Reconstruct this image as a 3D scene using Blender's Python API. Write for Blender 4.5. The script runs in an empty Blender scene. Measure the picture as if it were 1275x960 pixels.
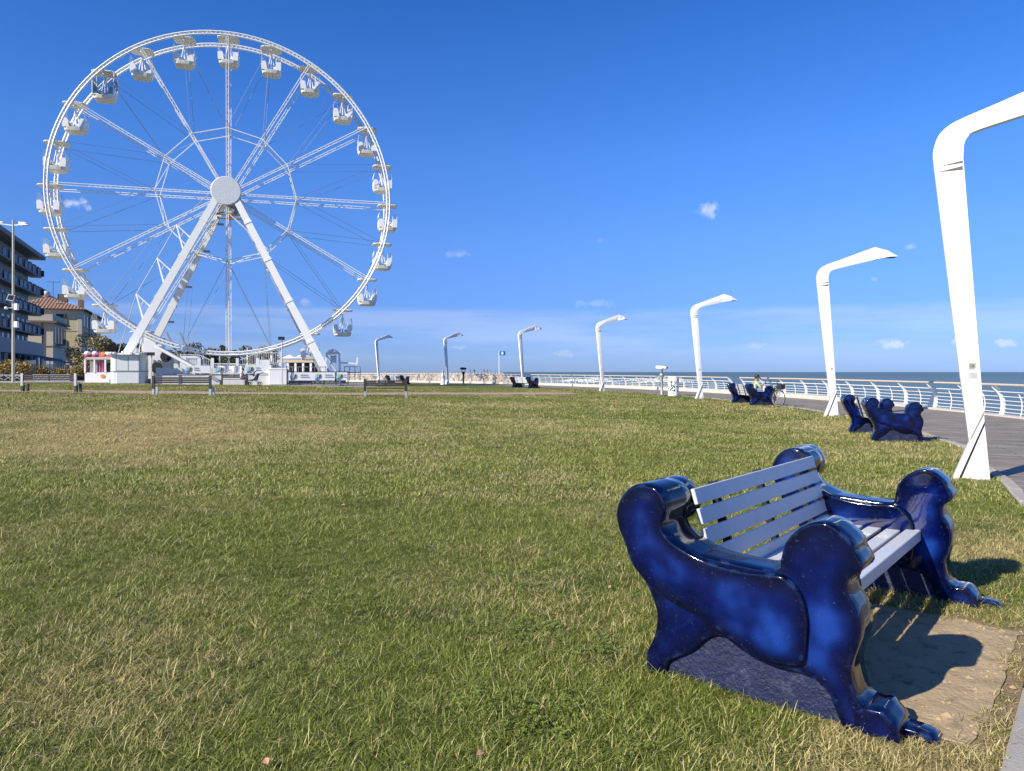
import bpy, bmesh, math, random
import numpy as np
from mathutils import Vector, Matrix, Euler
from mathutils.geometry import delaunay_2d_cdt
rng = random.Random(7)
nrng = np.random.default_rng(11)
R_ = math.radians
scene = bpy.context.scene
COL = scene.collection

# ---------------------------------------------------------------- camera, sky, sun, exposure
F_PX, U0, VH, EYE = 920.0, 637.5, 463.0, 1.5
cam_d = bpy.data.cameras.new('camera'); cam = bpy.data.objects.new('camera', cam_d); COL.objects.link(cam)
cam_d.sensor_width = 36.0; cam_d.lens = 36.0 * F_PX / 1275.0
cam_d.shift_y = -(480.0 - VH) / 1275.0
cam_d.clip_end = 30000; cam_d.clip_start = 0.05
cam.location = (0, 0, EYE); cam.rotation_euler = (R_(90), 0, 0)
scene.camera = cam
scene.view_settings.view_transform = 'Standard'; scene.view_settings.look = 'None'
scene.view_settings.exposure = 0.55; scene.view_settings.gamma = 1.0
scene.cycles.use_denoising = True; scene.cycles.denoiser = 'OPENIMAGEDENOISE'; scene.cycles.denoising_input_passes = 'RGB_ALBEDO_NORMAL'; scene.cycles.denoising_prefilter = 'ACCURATE'
scene.cycles.max_bounces = 6; scene.cycles.transparent_max_bounces = 8

SUN_AZ = math.atan2(-0.79, -0.61)          # azimuth of the sun, clockwise from +Y
SUN_EL = R_(31.0)
sun_vec = Vector((math.sin(SUN_AZ) * math.cos(SUN_EL), math.cos(SUN_AZ) * math.cos(SUN_EL), math.sin(SUN_EL)))
sun_d = bpy.data.lights.new('sun', 'SUN'); sun_d.energy = 5.0; sun_d.angle = R_(0.53); sun_d.color = (1.0, 0.93, 0.81)
sun = bpy.data.objects.new('sun', sun_d); COL.objects.link(sun)
sun.rotation_euler = sun_vec.to_track_quat('Z', 'Y').to_euler()

class NT:
    """small helper for node graphs"""
    def __init__(s, tree): s.t = tree
    def n(s, typ, ins=None, **kw):
        nd = s.t.nodes.new(typ)
        for k, v in kw.items(): setattr(nd, k, v)
        for k, v in (ins or {}).items():
            if isinstance(v, bpy.types.NodeSocket): s.t.links.new(v, nd.inputs[k])
            else: nd.inputs[k].default_value = v
        return nd
    def m(s, op, a, b=0.0, c=0.0, clamp=False):
        return s.n('ShaderNodeMath', {0: a, 1: b, 2: c}, operation=op, use_clamp=clamp).outputs[0]
    def ss(s, x, a, b):
        return s.n('ShaderNodeMapRange', {0: x, 1: a, 2: b, 3: 0.0, 4: 1.0}, interpolation_type='SMOOTHSTEP').outputs[0]
    def mix(s, f, a, b):
        nd = s.n('ShaderNodeMix', data_type='RGBA')
        for i, v in ((0, f), (6, a), (7, b)):
            if isinstance(v, bpy.types.NodeSocket): s.t.links.new(v, nd.inputs[i])
            else: nd.inputs[i].default_value = v if i == 0 else (*v[:3], 1.0)
        return nd.outputs[2]
    def noise(s, vec, scale, detail=4.0, rough=0.55, dim='3D'):
        return s.n('ShaderNodeTexNoise', {'Vector': vec, 'Scale': scale, 'Detail': detail, 'Roughness': rough}, noise_dimensions=dim).outputs[0]

world = bpy.data.worlds.new('World'); scene.world = world; world.use_nodes = True
wt = world.node_tree; wt.nodes.clear(); W = NT(wt)
sky = W.n('ShaderNodeTexSky', sky_type='NISHITA', sun_disc=False, sun_elevation=SUN_EL, sun_rotation=SUN_AZ % (2 * math.pi),
          altitude=0.0, air_density=1.0, dust_density=0.25, ozone_density=4.0)
hsv = W.n('ShaderNodeHueSaturation', {'Hue': 0.506, 'Saturation': 1.22, 'Value': 1.0, 'Color': sky.outputs[0]})
gd = W.n('ShaderNodeNewGeometry').outputs['Incoming']
dv = W.n('ShaderNodeVectorMath', {0: gd, 1: (-1, -1, -1)}, operation='MULTIPLY').outputs[0]
sep = W.n('ShaderNodeSeparateXYZ', {0: dv})
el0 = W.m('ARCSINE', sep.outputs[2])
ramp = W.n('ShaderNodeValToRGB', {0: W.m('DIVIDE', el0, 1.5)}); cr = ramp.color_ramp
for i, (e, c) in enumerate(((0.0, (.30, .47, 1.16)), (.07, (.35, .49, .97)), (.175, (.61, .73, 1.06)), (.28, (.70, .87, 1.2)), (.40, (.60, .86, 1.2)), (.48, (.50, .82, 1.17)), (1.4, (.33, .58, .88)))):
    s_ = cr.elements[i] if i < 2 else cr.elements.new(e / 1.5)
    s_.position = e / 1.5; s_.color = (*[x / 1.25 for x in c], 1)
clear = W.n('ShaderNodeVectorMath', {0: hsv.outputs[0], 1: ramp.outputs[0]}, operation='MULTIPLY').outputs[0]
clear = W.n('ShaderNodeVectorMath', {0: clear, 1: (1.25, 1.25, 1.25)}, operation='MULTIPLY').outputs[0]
az = W.m('ARCTAN2', sep.outputs[0], sep.outputs[1]); el = W.m('ARCSINE', sep.outputs[2])
nz = W.n('ShaderNodeTexNoise', {'Vector': dv, 'Scale': 34.0, 'Detail': 6.0, 'Roughness': 0.6})
nz2 = W.n('ShaderNodeTexNoise', {'Vector': dv, 'Scale': 95.0, 'Detail': 4.0, 'Roughness': 0.6})
cl = None
def cloud(u, v, w, h, dens):
    """a small cumulus at a bearing and elevation on the sky"""
    global cl
    a0 = math.atan2(u - U0, F_PX); e0 = math.atan2((VH - v) * math.cos(a0), F_PX)
    wa = w / F_PX * math.cos(a0) ** 2; ha = h / F_PX * math.cos(a0)
    da = W.m('DIVIDE', W.m('SUBTRACT', az, a0), wa); de = W.m('DIVIDE', W.m('SUBTRACT', el, e0), ha)
    r = W.m('SQRT', W.m('ADD', W.m('MULTIPLY', da, da), W.m('MULTIPLY', de, de)))
    r = W.m('ADD', r, W.m('MULTIPLY', W.m('SUBTRACT', nz.outputs[0], 0.5), 3.0))
    r = W.m('ADD', r, W.m('MULTIPLY', W.m('SUBTRACT', nz2.outputs[0], 0.5), 1.6))
    k = W.m('MULTIPLY', W.ss(r, 1.0, 0.1), dens)
    cl = k if cl is None else W.m('MAXIMUM', cl, k)
for c in ((882, 262, 17, 11, 0.55), (96, 253, 22, 11, 0.75), (1112, 428, 22, 8, 0.65), (1252, 427, 16, 7, 0.55),
          (1190, 426, 8, 5, 0.5), (1132, 308, 9, 4, 0.3), (940, 431, 20, 5, 0.3), (568, 316, 18, 7, 0.22), (748, 300, 9, 5, 0.1),
          (380, 376, 14, 9, 0.25), (565, 432, 16, 5, 0.35), (700, 440, 30, 6, 0.25), (1088, 347, 6, 4, 0.2), (740, 378, 24, 6, 0.2)):
    cloud(*c)
# a low veil of thin cloud all round the horizon
sv = W.n('ShaderNodeVectorMath', {0: dv, 1: (1.0, 1.0, 9.0)}, operation='MULTIPLY').outputs[0]
st = W.noise(sv, 3.2, 5.0, 0.6)
band = W.m('MULTIPLY', W.m('MULTIPLY', W.ss(el, 0.088, 0.078), W.ss(el, 0.0, 0.05)), W.ss(st, 0.36, 0.66))
low = W.m('MULTIPLY', W.ss(el, 0.09, 0.0), 0.05)
veil = W.m('ADD', W.m('MULTIPLY', band, 0.22), low)
tot = W.m('MINIMUM', W.m('MAXIMUM', cl, veil), 1.0)
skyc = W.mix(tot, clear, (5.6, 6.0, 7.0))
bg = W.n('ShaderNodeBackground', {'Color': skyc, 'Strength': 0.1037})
wo = W.n('ShaderNodeOutputWorld', {'Surface': bg.outputs[0]})

# ---------------------------------------------------------------- materials
def lin(r, g, b):
    f = lambda c: (c / 255 / 12.92) if c <= 10 else ((c / 255 + 0.055) / 1.055) ** 2.4
    return (f(r), f(g), f(b))
MATS = {}
def mat(name, col, rough=0.5, metal=0.0, var=0.12, vscale=3.0, bump=0.0, bscale=40.0, dirt=None, dirt_amt=0.0, coat=0.0, spec=0.5):
    m = bpy.data.materials.new(name); m.use_nodes = True; MATS[name] = m
    t = m.node_tree; b = t.nodes['Principled BSDF']; k = NT(t)
    pos = k.n('ShaderNodeTexCoord').outputs['Object']
    n1 = k.noise(pos, vscale, 5.0, 0.6)
    c = k.mix(n1, [x * (1 - var) for x in col], [min(1, x * (1 + var)) for x in col])
    if dirt is not None:
        n2 = k.noise(pos, vscale * 2.7, 6.0, 0.65)
        c = k.mix(k.m('MULTIPLY', k.ss(n2, 0.5, 0.75), dirt_amt), c, dirt)
    t.links.new(c, b.inputs['Base Color'])
    r = k.m('ADD', rough - 0.06, k.m('MULTIPLY', n1, 0.12)); t.links.new(r, b.inputs['Roughness'])
    b.inputs['Metallic'].default_value = metal; b.inputs['Coat Weight'].default_value = coat
    b.inputs['Specular IOR Level'].default_value = spec
    if bump:
        n3 = k.noise(pos, bscale, 4.0, 0.6)
        bn = k.n('ShaderNodeBump', {'Strength': bump, 'Distance': 0.02, 'Height': n3}); t.links.new(bn.outputs[0], b.inputs['Normal'])
    return m
WHITE = mat('white_paint', (0.80, 0.80, 0.77), 0.38, dirt=(0.42, 0.36, 0.26), dirt_amt=0.25, var=0.04)
WHEELW = mat('wheel_white_steel', (0.78, 0.77, 0.72), 0.42, dirt=(0.36, 0.33, 0.26), dirt_amt=0.35, var=0.06, vscale=1.2)
CREAMW = mat('gondola_cream', (0.72, 0.70, 0.62), 0.4, var=0.05)
LAMPW = mat('lamp_white_enamel', (0.82, 0.81, 0.78), 0.33, dirt=(0.46, 0.36, 0.22), dirt_amt=0.16, var=0.03, vscale=2.0)
GROOVE = mat('dark_groove', (0.13, 0.11, 0.09), 0.8)
STICKER = mat('grey_sticker', (0.36, 0.38, 0.33), 0.7, var=0.3, vscale=25)
SLAT = mat('pale_grey_slat_paint', (0.57, 0.58, 0.60), 0.36, dirt=(0.34, 0.33, 0.31), dirt_amt=0.25, var=0.05, vscale=4.0, bump=0.05, bscale=200)
BRACKET = mat('dark_bracket_metal', (0.03, 0.03, 0.035), 0.5, 0.6)
DARKM = mat('dark_bench_metal', (0.055, 0.05, 0.045), 0.5, 0.5)
STEEL = mat('light_steel', (0.52, 0.52, 0.50), 0.4, 0.6)
CABLE = mat('cable_steel', (0.22, 0.22, 0.23), 0.5, 0.5)
GREYP = mat('grey_painted_metal', (0.30, 0.31, 0.32), 0.5, 0.3)
RAILW = mat('railing_white', (0.74, 0.74, 0.71), 0.42, dirt=(0.40, 0.33, 0.25), dirt_amt=0.3, var=0.05)
HANDRAIL = mat('handrail_pale_wood', (0.56, 0.46, 0.34), 0.5, var=0.15)
RUBBER = mat('black_rubber', (0.02, 0.02, 0.022), 0.75)
BLACK = mat('black_plastic', (0.025, 0.025, 0.028), 0.5)
SKIN = mat('skin', (0.36, 0.20, 0.13), 0.55, var=0.05)
HAIR = mat('dark_hair', (0.03, 0.018, 0.012), 0.6)
MINT = mat('pale_green_cotton', (0.42, 0.56, 0.36), 0.9)
NAVY = mat('navy_cotton', (0.03, 0.045, 0.10), 0.9)
WCLOTH = mat('white_cotton', (0.72, 0.71, 0.70), 0.9)
REDC = mat('red_cotton', (0.42, 0.05, 0.04), 0.9)
KERB = mat('pale_kerb_stone', (0.36, 0.325, 0.28), 0.85, var=0.2, vscale=6, bump=0.3, bscale=60, dirt=(0.22, 0.20, 0.17), dirt_amt=0.5)
PALEK = mat('pale_sea_kerb', (0.52, 0.47, 0.41), 0.85, var=0.12, bump=0.2)
TANSLAB = mat('tan_sandy_concrete', (0.39, 0.288, 0.162), 0.95, var=0.28, vscale=4.0, bump=0.45, bscale=45, dirt=(0.10, 0.072, 0.042), dirt_amt=0.8)
PANEL = mat('white_grey_sheeting', (0.62, 0.62, 0.60), 0.5, var=0.06, dirt=(0.40, 0.38, 0.34), dirt_amt=0.3)
BANNER = mat('white_banner_cloth', (0.74, 0.74, 0.74), 0.7, var=0.04)
PRINT = mat('grey_print', (0.33, 0.34, 0.36), 0.7)
EBLUE = mat('emblem_blue', (0.03, 0.16, 0.42), 0.6); ECYAN = mat('emblem_light_blue', (0.28, 0.58, 0.72), 0.6)
EYEL = mat('emblem_yellow', (0.70, 0.62, 0.10), 0.6); EGRN = mat('emblem_dark_green', (0.03, 0.09, 0.05), 0.6)
HOTELW = mat('hotel_grey_render', (0.36, 0.345, 0.32), 0.85, var=0.08, vscale=0.6)
HOTELD = mat('hotel_dark_blue_panel', (0.035, 0.055, 0.085), 0.4)
ROOFG = mat('hotel_grey_roof_edge', (0.22, 0.22, 0.215), 0.7)
GLASS_D = mat('dark_window_glass', (0.02, 0.024, 0.03), 0.12, spec=0.8)
SHUT = mat('pale_shutter', (0.58, 0.57, 0.55), 0.7)
CREAMB = mat('cream_stucco', (0.62, 0.53, 0.39), 0.9, var=0.08, vscale=0.7, dirt=(0.30, 0.25, 0.19), dirt_amt=0.4)
YELB = mat('yellow_stucco', (0.64, 0.54, 0.31), 0.9, var=0.08, vscale=0.7, dirt=(0.36, 0.29, 0.17), dirt_amt=0.4)
TRIMB = mat('pale_stone_trim', (0.55, 0.50, 0.40), 0.85)
CORN = mat('brown_cornice', (0.20, 0.155, 0.11), 0.8)
TERRA = mat('terracotta_tile', (0.31, 0.175, 0.105), 0.9, var=0.35, vscale=5.0)
AWN = mat('blue_grey_awning', (0.11, 0.145, 0.21), 0.8)
PINK = mat('pink_marquee', (0.62, 0.14, 0.22), 0.5); ORANGE = mat('orange_print', (0.75, 0.28, 0.05), 0.5)
MAGENTA = mat('magenta_curtain', (0.36, 0.03, 0.14), 0.7); YELP = mat('yellow_print', (0.75, 0.6, 0.12), 0.5)
BEIGE = mat('beige_render', (0.50, 0.40, 0.29), 0.85)
BLUEFLAG = mat('blue_flag_cloth', (0.02, 0.19, 0.42), 0.8)
ROCK = mat('pale_breakwater_rock', (0.36, 0.28, 0.20), 0.95, var=0.4, vscale=1.2, bump=0.5, bscale=8)
DECKC = mat('pier_concrete', (0.24, 0.215, 0.185), 0.9)
FOAM = mat('sea_foam', (0.78, 0.80, 0.82), 0.9, var=0.05)
LEAFY = mat('fallen_leaf_pink', (0.50, 0.23, 0.17), 0.8, var=0.3, vscale=40)
BARK = mat('bark', (0.10, 0.075, 0.05), 0.95, var=0.3)
HUBM = mat('hub_disk_mesh', (0.66, 0.67, 0.66), 0.5, var=0.03)

def glass_mat():
    m = bpy.data.materials.new('clear_glazing'); m.use_nodes = True; t = m.node_tree; k = NT(t); t.nodes.clear()
    tr = k.n('ShaderNodeBsdfTransparent', {'Color': (0.86, 0.9, 0.93, 1)}); gl = k.n('ShaderNodeBsdfGlossy', {'Roughness': 0.03})
    fr = k.n('ShaderNodeFresnel', {'IOR': 1.5}); mx = k.n('ShaderNodeMixShader', {0: fr.outputs[0], 1: tr.outputs[0], 2: gl.outputs[0]})
    k.n('ShaderNodeOutputMaterial', {0: mx.outputs[0]}); return m
GLAZE_T = glass_mat()

def hub_pattern():
    t = HUBM.node_tree; k = NT(t); b = t.nodes['Principled BSDF']
    pos = k.n('ShaderNodeTexCoord').outputs['Object']
    v = k.n('ShaderNodeTexVoronoi', {'Vector': pos, 'Scale': 9.0, 'Randomness': 0.15})
    c = k.mix(k.ss(v.outputs['Distance'], 0.3, 0.45), (0.86, 0.87, 0.86), (0.55, 0.57, 0.59)); t.links.new(c, b.inputs['Base Color'])
hub_pattern()

def ceramic():
    m = bpy.data.materials.new('cobalt_glazed_ceramic'); m.use_nodes = True; t = m.node_tree; k = NT(t); b = t.nodes['Principled BSDF']
    pos = k.n('ShaderNodeTexCoord').outputs['Object']
    oi = k.n('ShaderNodeObjectInfo').outputs['Random']
    off = k.n('ShaderNodeVectorMath', {0: pos, 1: k.n('ShaderNodeCombineXYZ', {0: k.m('MULTIPLY', oi, 9.0), 1: oi, 2: 0.0}).outputs[0]}, operation='ADD').outputs[0]
    blot = k.noise(off, 3.6, 2.0, 0.5); fine = k.noise(off, 60.0, 4.0, 0.7); drip = k.noise(off, 14.0, 5.0, 0.6)
    ed = k.n('ShaderNodeAttribute', attribute_name='rim').outputs['Fac']; core = k.n('ShaderNodeAttribute', attribute_name='core').outputs['Fac']
    c = k.mix(k.m('MULTIPLY', k.ss(blot, 0.28, 0.58), k.m('ADD', 0.25, k.m('MULTIPLY', core, 0.75))), (0.0008, 0.0015, 0.010), (0.0011, 0.0055, 0.066))
    c = k.mix(k.m('MULTIPLY', k.m('MULTIPLY', k.ss(blot, 0.50, 0.76), 0.72), core), c, (0.012, 0.055, 0.30))
    c = k.mix(k.m('MULTIPLY', k.ss(drip, 0.5, 0.8), 0.45), c, (0.004, 0.009, 0.045))
    c = k.mix(k.m('MULTIPLY', ed, k.m('MULTIPLY', k.ss(drip, 0.5, 0.75), 0.35)), c, (0.05, 0.10, 0.32))
    c = k.mix(k.m('MULTIPLY', k.ss(fine, 0.62, 0.76), 0.35), c, (0.13, 0.15, 0.24))
    t.links.new(c, b.inputs['Base Color'])
    t.links.new(k.m('ADD', 0.075, k.m('MULTIPLY', k.ss(fine, 0.5, 0.8), 0.14)), b.inputs['Roughness'])
    b.inputs['Coat Weight'].default_value = 0.25; b.inputs['Coat Roughness'].default_value = 0.04; b.inputs['Specular IOR Level'].default_value = 0.34
    bn = k.n('ShaderNodeBump', {'Strength': 0.07, 'Distance': 0.03, 'Height': k.noise(off, 7.0, 3.0, 0.5)}); t.links.new(bn.outputs[0], b.inputs['Normal'])
    return m
CERAM = ceramic()
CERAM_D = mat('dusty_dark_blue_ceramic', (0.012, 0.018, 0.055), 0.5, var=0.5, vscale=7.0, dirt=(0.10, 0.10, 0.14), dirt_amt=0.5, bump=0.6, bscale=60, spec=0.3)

def grass_colour(k, geo):
    """lawn colour by place: green with dry straw patches, shared by turf sheet and blades"""
    pos = geo
    big = k.noise(pos, 0.16, 4.0, 0.6); mid = k.noise(pos, 0.75, 5.0, 0.65); sm = k.noise(pos, 5.5, 3.0, 0.6)
    sp = k.n('ShaderNodeSeparateXYZ', {0: pos})
    def spot(x, y, rx, ry, a):
        dx = k.m('DIVIDE', k.m('SUBTRACT', sp.outputs[0], x), rx); dy = k.m('DIVIDE', k.m('SUBTRACT', sp.outputs[1], y), ry)
        return k.m('MULTIPLY', k.m('EXPONENT', k.m('MULTIPLY', k.m('ADD', k.m('MULTIPLY', dx, dx), k.m('MULTIPLY', dy, dy)), -1.0)), a)
    dry = k.m('ADD', k.m('MULTIPLY', k.m('SUBTRACT', big, 0.5), 2.8), k.m('MULTIPLY', k.m('SUBTRACT', mid, 0.5), 2.4))
    dry = k.m('ADD', dry, k.m('MULTIPLY', k.m('SUBTRACT', sm, 0.5), 0.9))
    for a in SPOTS: dry = k.m('ADD', dry, spot(*a))
    dry = k.m('ADD', dry, 0.20)
    return k.m('MINIMUM', k.m('MAXIMUM', dry, 0.0), 1.0)
def vigour(k, g):
    """lusher darker tufts in streaks across the lawn"""
    sv = k.n('ShaderNodeVectorMath', {0: g, 1: (0.55, 1.0, 1.0)}, operation='MULTIPLY').outputs[0]
    return k.m('MULTIPLY', k.ss(k.noise(sv, 1.5, 5.0, 0.68), 0.50, 0.66), k.ss(k.noise(sv, 0.33, 2.0, 0.5), 0.35, 0.6))
SPOTS = ((-2.4, 3.4, 1.3, 0.9, 0.3), (-8.5, 15, 6, 6, 0.55), (-16, 25, 9, 7, 0.4), (-2.0, 4.2, 2.4, 1.2, 0.05), (1.55, 2.62, 0.85, 0.5, 0.85), (3.0, 4.0, 1.3, 1.1, 0.65), (4.2, 6.0, 1.6, 1.3, 0.4),
         (-0.5, 29, 7, 3.0, 0.35), (5.9, 9.4, 1.2, 1.2, 0.3), (1.0, 11, 4, 4, -0.30), (-4.0, 8.5, 4.0, 3.0, -0.12), (6, 22, 4, 6, -0.1), (0.4, 3.3, 1.0, 0.7, -0.25), (9.6, 31, 1.5, 6, 0.4))
def lawn_mat():
    m = bpy.data.materials.new('mown_turf'); m.use_nodes = True; t = m.node_tree; k = NT(t); b = t.nodes['Principled BSDF']
    g = k.n('ShaderNodeNewGeometry').outputs['Position']
    dry = grass_colour(k, g)
    f1 = k.noise(g, 26.0, 4.0, 0.7); f2 = k.noise(g, 140.0, 2.0, 0.7)
    gr = k.mix(f1, (0.058, 0.088, 0.013), (0.23, 0.27, 0.05)); gr = k.mix(k.m('MULTIPLY', vigour(k, g), 0.8), gr, (0.045, 0.080, 0.016)); dr = k.mix(f1, (0.22, 0.17, 0.065), (0.50, 0.40, 0.18))
    c = k.mix(dry, gr, dr); c = k.mix(k.m('MULTIPLY', k.ss(f2, 0.38, 0.66), 0.65), c, (0.035, 0.034, 0.014))
    sp = k.n('ShaderNodeSeparateXYZ', {0: g}); dx = k.m('SUBTRACT', sp.outputs[0], 2.62); dy = k.m('SUBTRACT', sp.outputs[1], 3.78)
    bl = k.m('ADD', k.m('MULTIPLY', dx, 0.632), k.m('MULTIPLY', dy, 0.775)); bb = k.m('ADD', k.m('MULTIPLY', dx, -0.775), k.m('MULTIPLY', dy, 0.632))
    rr = k.m('SQRT', k.m('ADD', k.m('POWER', k.m('DIVIDE', bl, 1.45), 2.0), k.m('POWER', k.m('DIVIDE', bb, 0.62), 2.0)))
    rr = k.m('ADD', rr, k.m('MULTIPLY', k.m('SUBTRACT', f1, 0.5), 0.5))
    c = k.mix(k.ss(rr, 1.05, 0.7), c, k.mix(f1, (0.27, 0.19, 0.10), (0.46, 0.345, 0.19)))
    t.links.new(c, b.inputs['Base Color']); b.inputs['Roughness'].default_value = 0.9; b.inputs['Specular IOR Level'].default_value = 0.15
    h = k.m('ADD', f1, k.m('MULTIPLY', f2, 0.5))
    bn = k.n('ShaderNodeBump', {'Strength': 0.9, 'Distance': 0.05, 'Height': h}); t.links.new(bn.outputs[0], b.inputs['Normal'])
    return m
LAWN = lawn_mat()
def blade_mat():
    m = bpy.data.materials.new('grass_blade'); m.use_nodes = True; t = m.node_tree; k = NT(t); b = t.nodes['Principled BSDF']
    g = k.n('ShaderNodeNewGeometry').outputs['Position']
    rnd = k.n('ShaderNodeObjectInfo').outputs['Random']; isl = k.n('ShaderNodeNewGeometry').outputs['Random Per Island']
    dry = k.m('ADD', grass_colour(k, g), k.m('MULTIPLY', k.m('SUBTRACT', isl, 0.5), 1.15))
    dry = k.ss(k.m('ADD', dry, k.m('MULTIPLY', k.m('SUBTRACT', rnd, 0.5), 0.35)), 0.22, 0.8)
    gr = k.mix(isl, (0.052, 0.085, 0.010), (0.44, 0.49, 0.085)); dr = k.mix(isl, (0.32, 0.25, 0.085), (0.86, 0.71, 0.34))
    gr = k.mix(k.m('MULTIPLY', vigour(k, g), 0.8), gr, (0.060, 0.105, 0.018))
    c = k.mix(dry, gr, dr)
    t.links.new(c, b.inputs['Base Color']); b.inputs['Roughness'].default_value = 0.55; b.inputs['Specular IOR Level'].default_value = 0.3
    tl = k.n('ShaderNodeBsdfTranslucent', {'Color': c}); mx = k.n('ShaderNodeMixShader', {0: 0.3, 1: b.outputs[0], 2: tl.outputs[0]})
    t.links.new(mx.outputs[0], t.nodes['Material Output'].inputs[0])
    return m
BLADE = blade_mat()
def leaf_mat(name, c0, c1):
    m = bpy.data.materials.new(name); m.use_nodes = True; t = m.node_tree; k = NT(t); b = t.nodes['Principled BSDF']
    isl = k.n('ShaderNodeNewGeometry').outputs['Random Per Island']
    c = k.mix(isl, c0, c1); t.links.new(c, b.inputs['Base Color']); b.inputs['Roughness'].default_value = 0.6
    return m
LEAF_OLIVE = leaf_mat('tamarisk_foliage', (0.12, 0.115, 0.045), (0.32, 0.28, 0.12))
LEAF_DARK = leaf_mat('dark_foliage', (0.04, 0.05, 0.018), (0.15, 0.155, 0.06))
CLOVER = leaf_mat('clover_leaf', (0.075, 0.115, 0.012), (0.24, 0.30, 0.035))
LEAF_GOLD = leaf_mat('golden_hedge_foliage', (0.09, 0.06, 0.015), (0.40, 0.28, 0.05))

def paving_mat():
    m = bpy.data.materials.new('grey_grained_paving'); m.use_nodes = True; t = m.node_tree; k = NT(t); b = t.nodes['Principled BSDF']
    uv = k.n('ShaderNodeUVMap', uv_map='run').outputs[0]      # u along the arc, v across, in metres
    st = k.n('ShaderNodeVectorMath', {0: uv, 1: (0.55, 9.0, 1)}, operation='MULTIPLY').outputs[0]
    # grain runs across the walk as the setts do
    st2 = k.n('ShaderNodeVectorMath', {0: uv, 1: (7.0, 0.9, 1)}, operation='MULTIPLY').outputs[0]
    g1 = k.noise(st2, 1.0, 6.0, 0.7); g2 = k.noise(uv, 0.6, 4.0, 0.6); g3 = k.noise(uv, 18.0, 3.0, 0.6)
    br = k.n('ShaderNodeTexBrick', {'Vector': k.n('ShaderNodeVectorMath', {0: k.n('ShaderNodeCombineXYZ', {0: k.n('ShaderNodeSeparateXYZ', {0: uv}).outputs[1], 1: k.n('ShaderNodeSeparateXYZ', {0: uv}).outputs[0], 2: 0.0}).outputs[0]}).outputs[0], 'Scale': 1.0, 'Mortar Size': 0.012, 'Brick Width': 1.2, 'Row Height': 0.22, 'Color1': (0.42, 0.42, 0.42, 1), 'Color2': (0.68, 0.68, 0.68, 1), 'Mortar': (0.12, 0.12, 0.12, 1)}, offset=0.37)
    bw = k.n('ShaderNodeRGBToBW', {0: br.outputs[0]}).outputs[0]
    f = k.m('ADD', k.m('MULTIPLY', g1, 1.0), k.m('ADD', k.m('MULTIPLY', bw, 0.5), k.m('MULTIPLY', g3, 0.25)))
    c = k.mix(k.ss(f, 0.55, 1.25), (0.095, 0.077, 0.056), (0.42, 0.35, 0.26))
    c = k.mix(k.m('MULTIPLY', k.ss(g2, 0.45, 0.7), 0.45), c, (0.16, 0.136, 0.105))
    t.links.new(c, b.inputs['Base Color']); b.inputs['Roughness'].default_value = 0.7
    bn = k.n('ShaderNodeBump', {'Strength': 0.5, 'Distance': 0.01, 'Height': f}); t.links.new(bn.outputs[0], b.inputs['Normal'])
    return m
PAVING = paving_mat()
BRICKPATH = mat('pink_brick_paving', (0.40, 0.255, 0.185), 0.9, var=0.25, vscale=2.0, bump=0.3)
PLAZA = mat('pale_plaza_paving', (0.36, 0.31, 0.26), 0.9, var=0.15, vscale=0.8)
LAND = mat('town_ground', (0.20, 0.185, 0.16), 0.9, var=0.2, vscale=0.2)
def sea_mat():
    m = bpy.data.materials.new('sea_water'); m.use_nodes = True; t = m.node_tree; k = NT(t); b = t.nodes['Principled BSDF']
    g = k.n('ShaderNodeNewGeometry').outputs['Position']
    s1 = k.n('ShaderNodeVectorMath', {0: g, 1: (0.25, 1.0, 1.0)}, operation='MULTIPLY').outputs[0]
    n0 = k.noise(s1, 0.035, 5.0, 0.6); n1 = k.noise(s1, 0.55, 5.0, 0.65); n2 = k.noise(s1, 3.0, 4.0, 0.6)
    sp = k.n('ShaderNodeSeparateXYZ', {0: g})
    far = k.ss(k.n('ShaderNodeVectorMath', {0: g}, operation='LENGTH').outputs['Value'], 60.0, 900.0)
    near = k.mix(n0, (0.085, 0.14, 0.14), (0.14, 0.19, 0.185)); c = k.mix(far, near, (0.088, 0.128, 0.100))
    foam = k.m('MULTIPLY', k.m('MULTIPLY', k.ss(n1, 0.66, 0.74), k.ss(n0, 0.62, 0.75)), k.m('SUBTRACT', 1.0, k.m('MULTIPLY', far, 0.85)))
    c = k.mix(foam, c, (0.7, 0.72, 0.72)); t.links.new(c, b.inputs['Base Color'])
    t.links.new(k.m('ADD', 0.32, k.m('MULTIPLY', foam, 0.5)), b.inputs['Roughness']); b.inputs['Specular IOR Level'].default_value = 0.03
    bn = k.n('ShaderNodeBump', {'Strength': 0.7, 'Distance': 0.5, 'Height': k.m('ADD', n1, k.m('MULTIPLY', n2, 0.35))}); t.links.new(bn.outputs[0], b.inputs['Normal'])
    return m
SEA = sea_mat()

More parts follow.
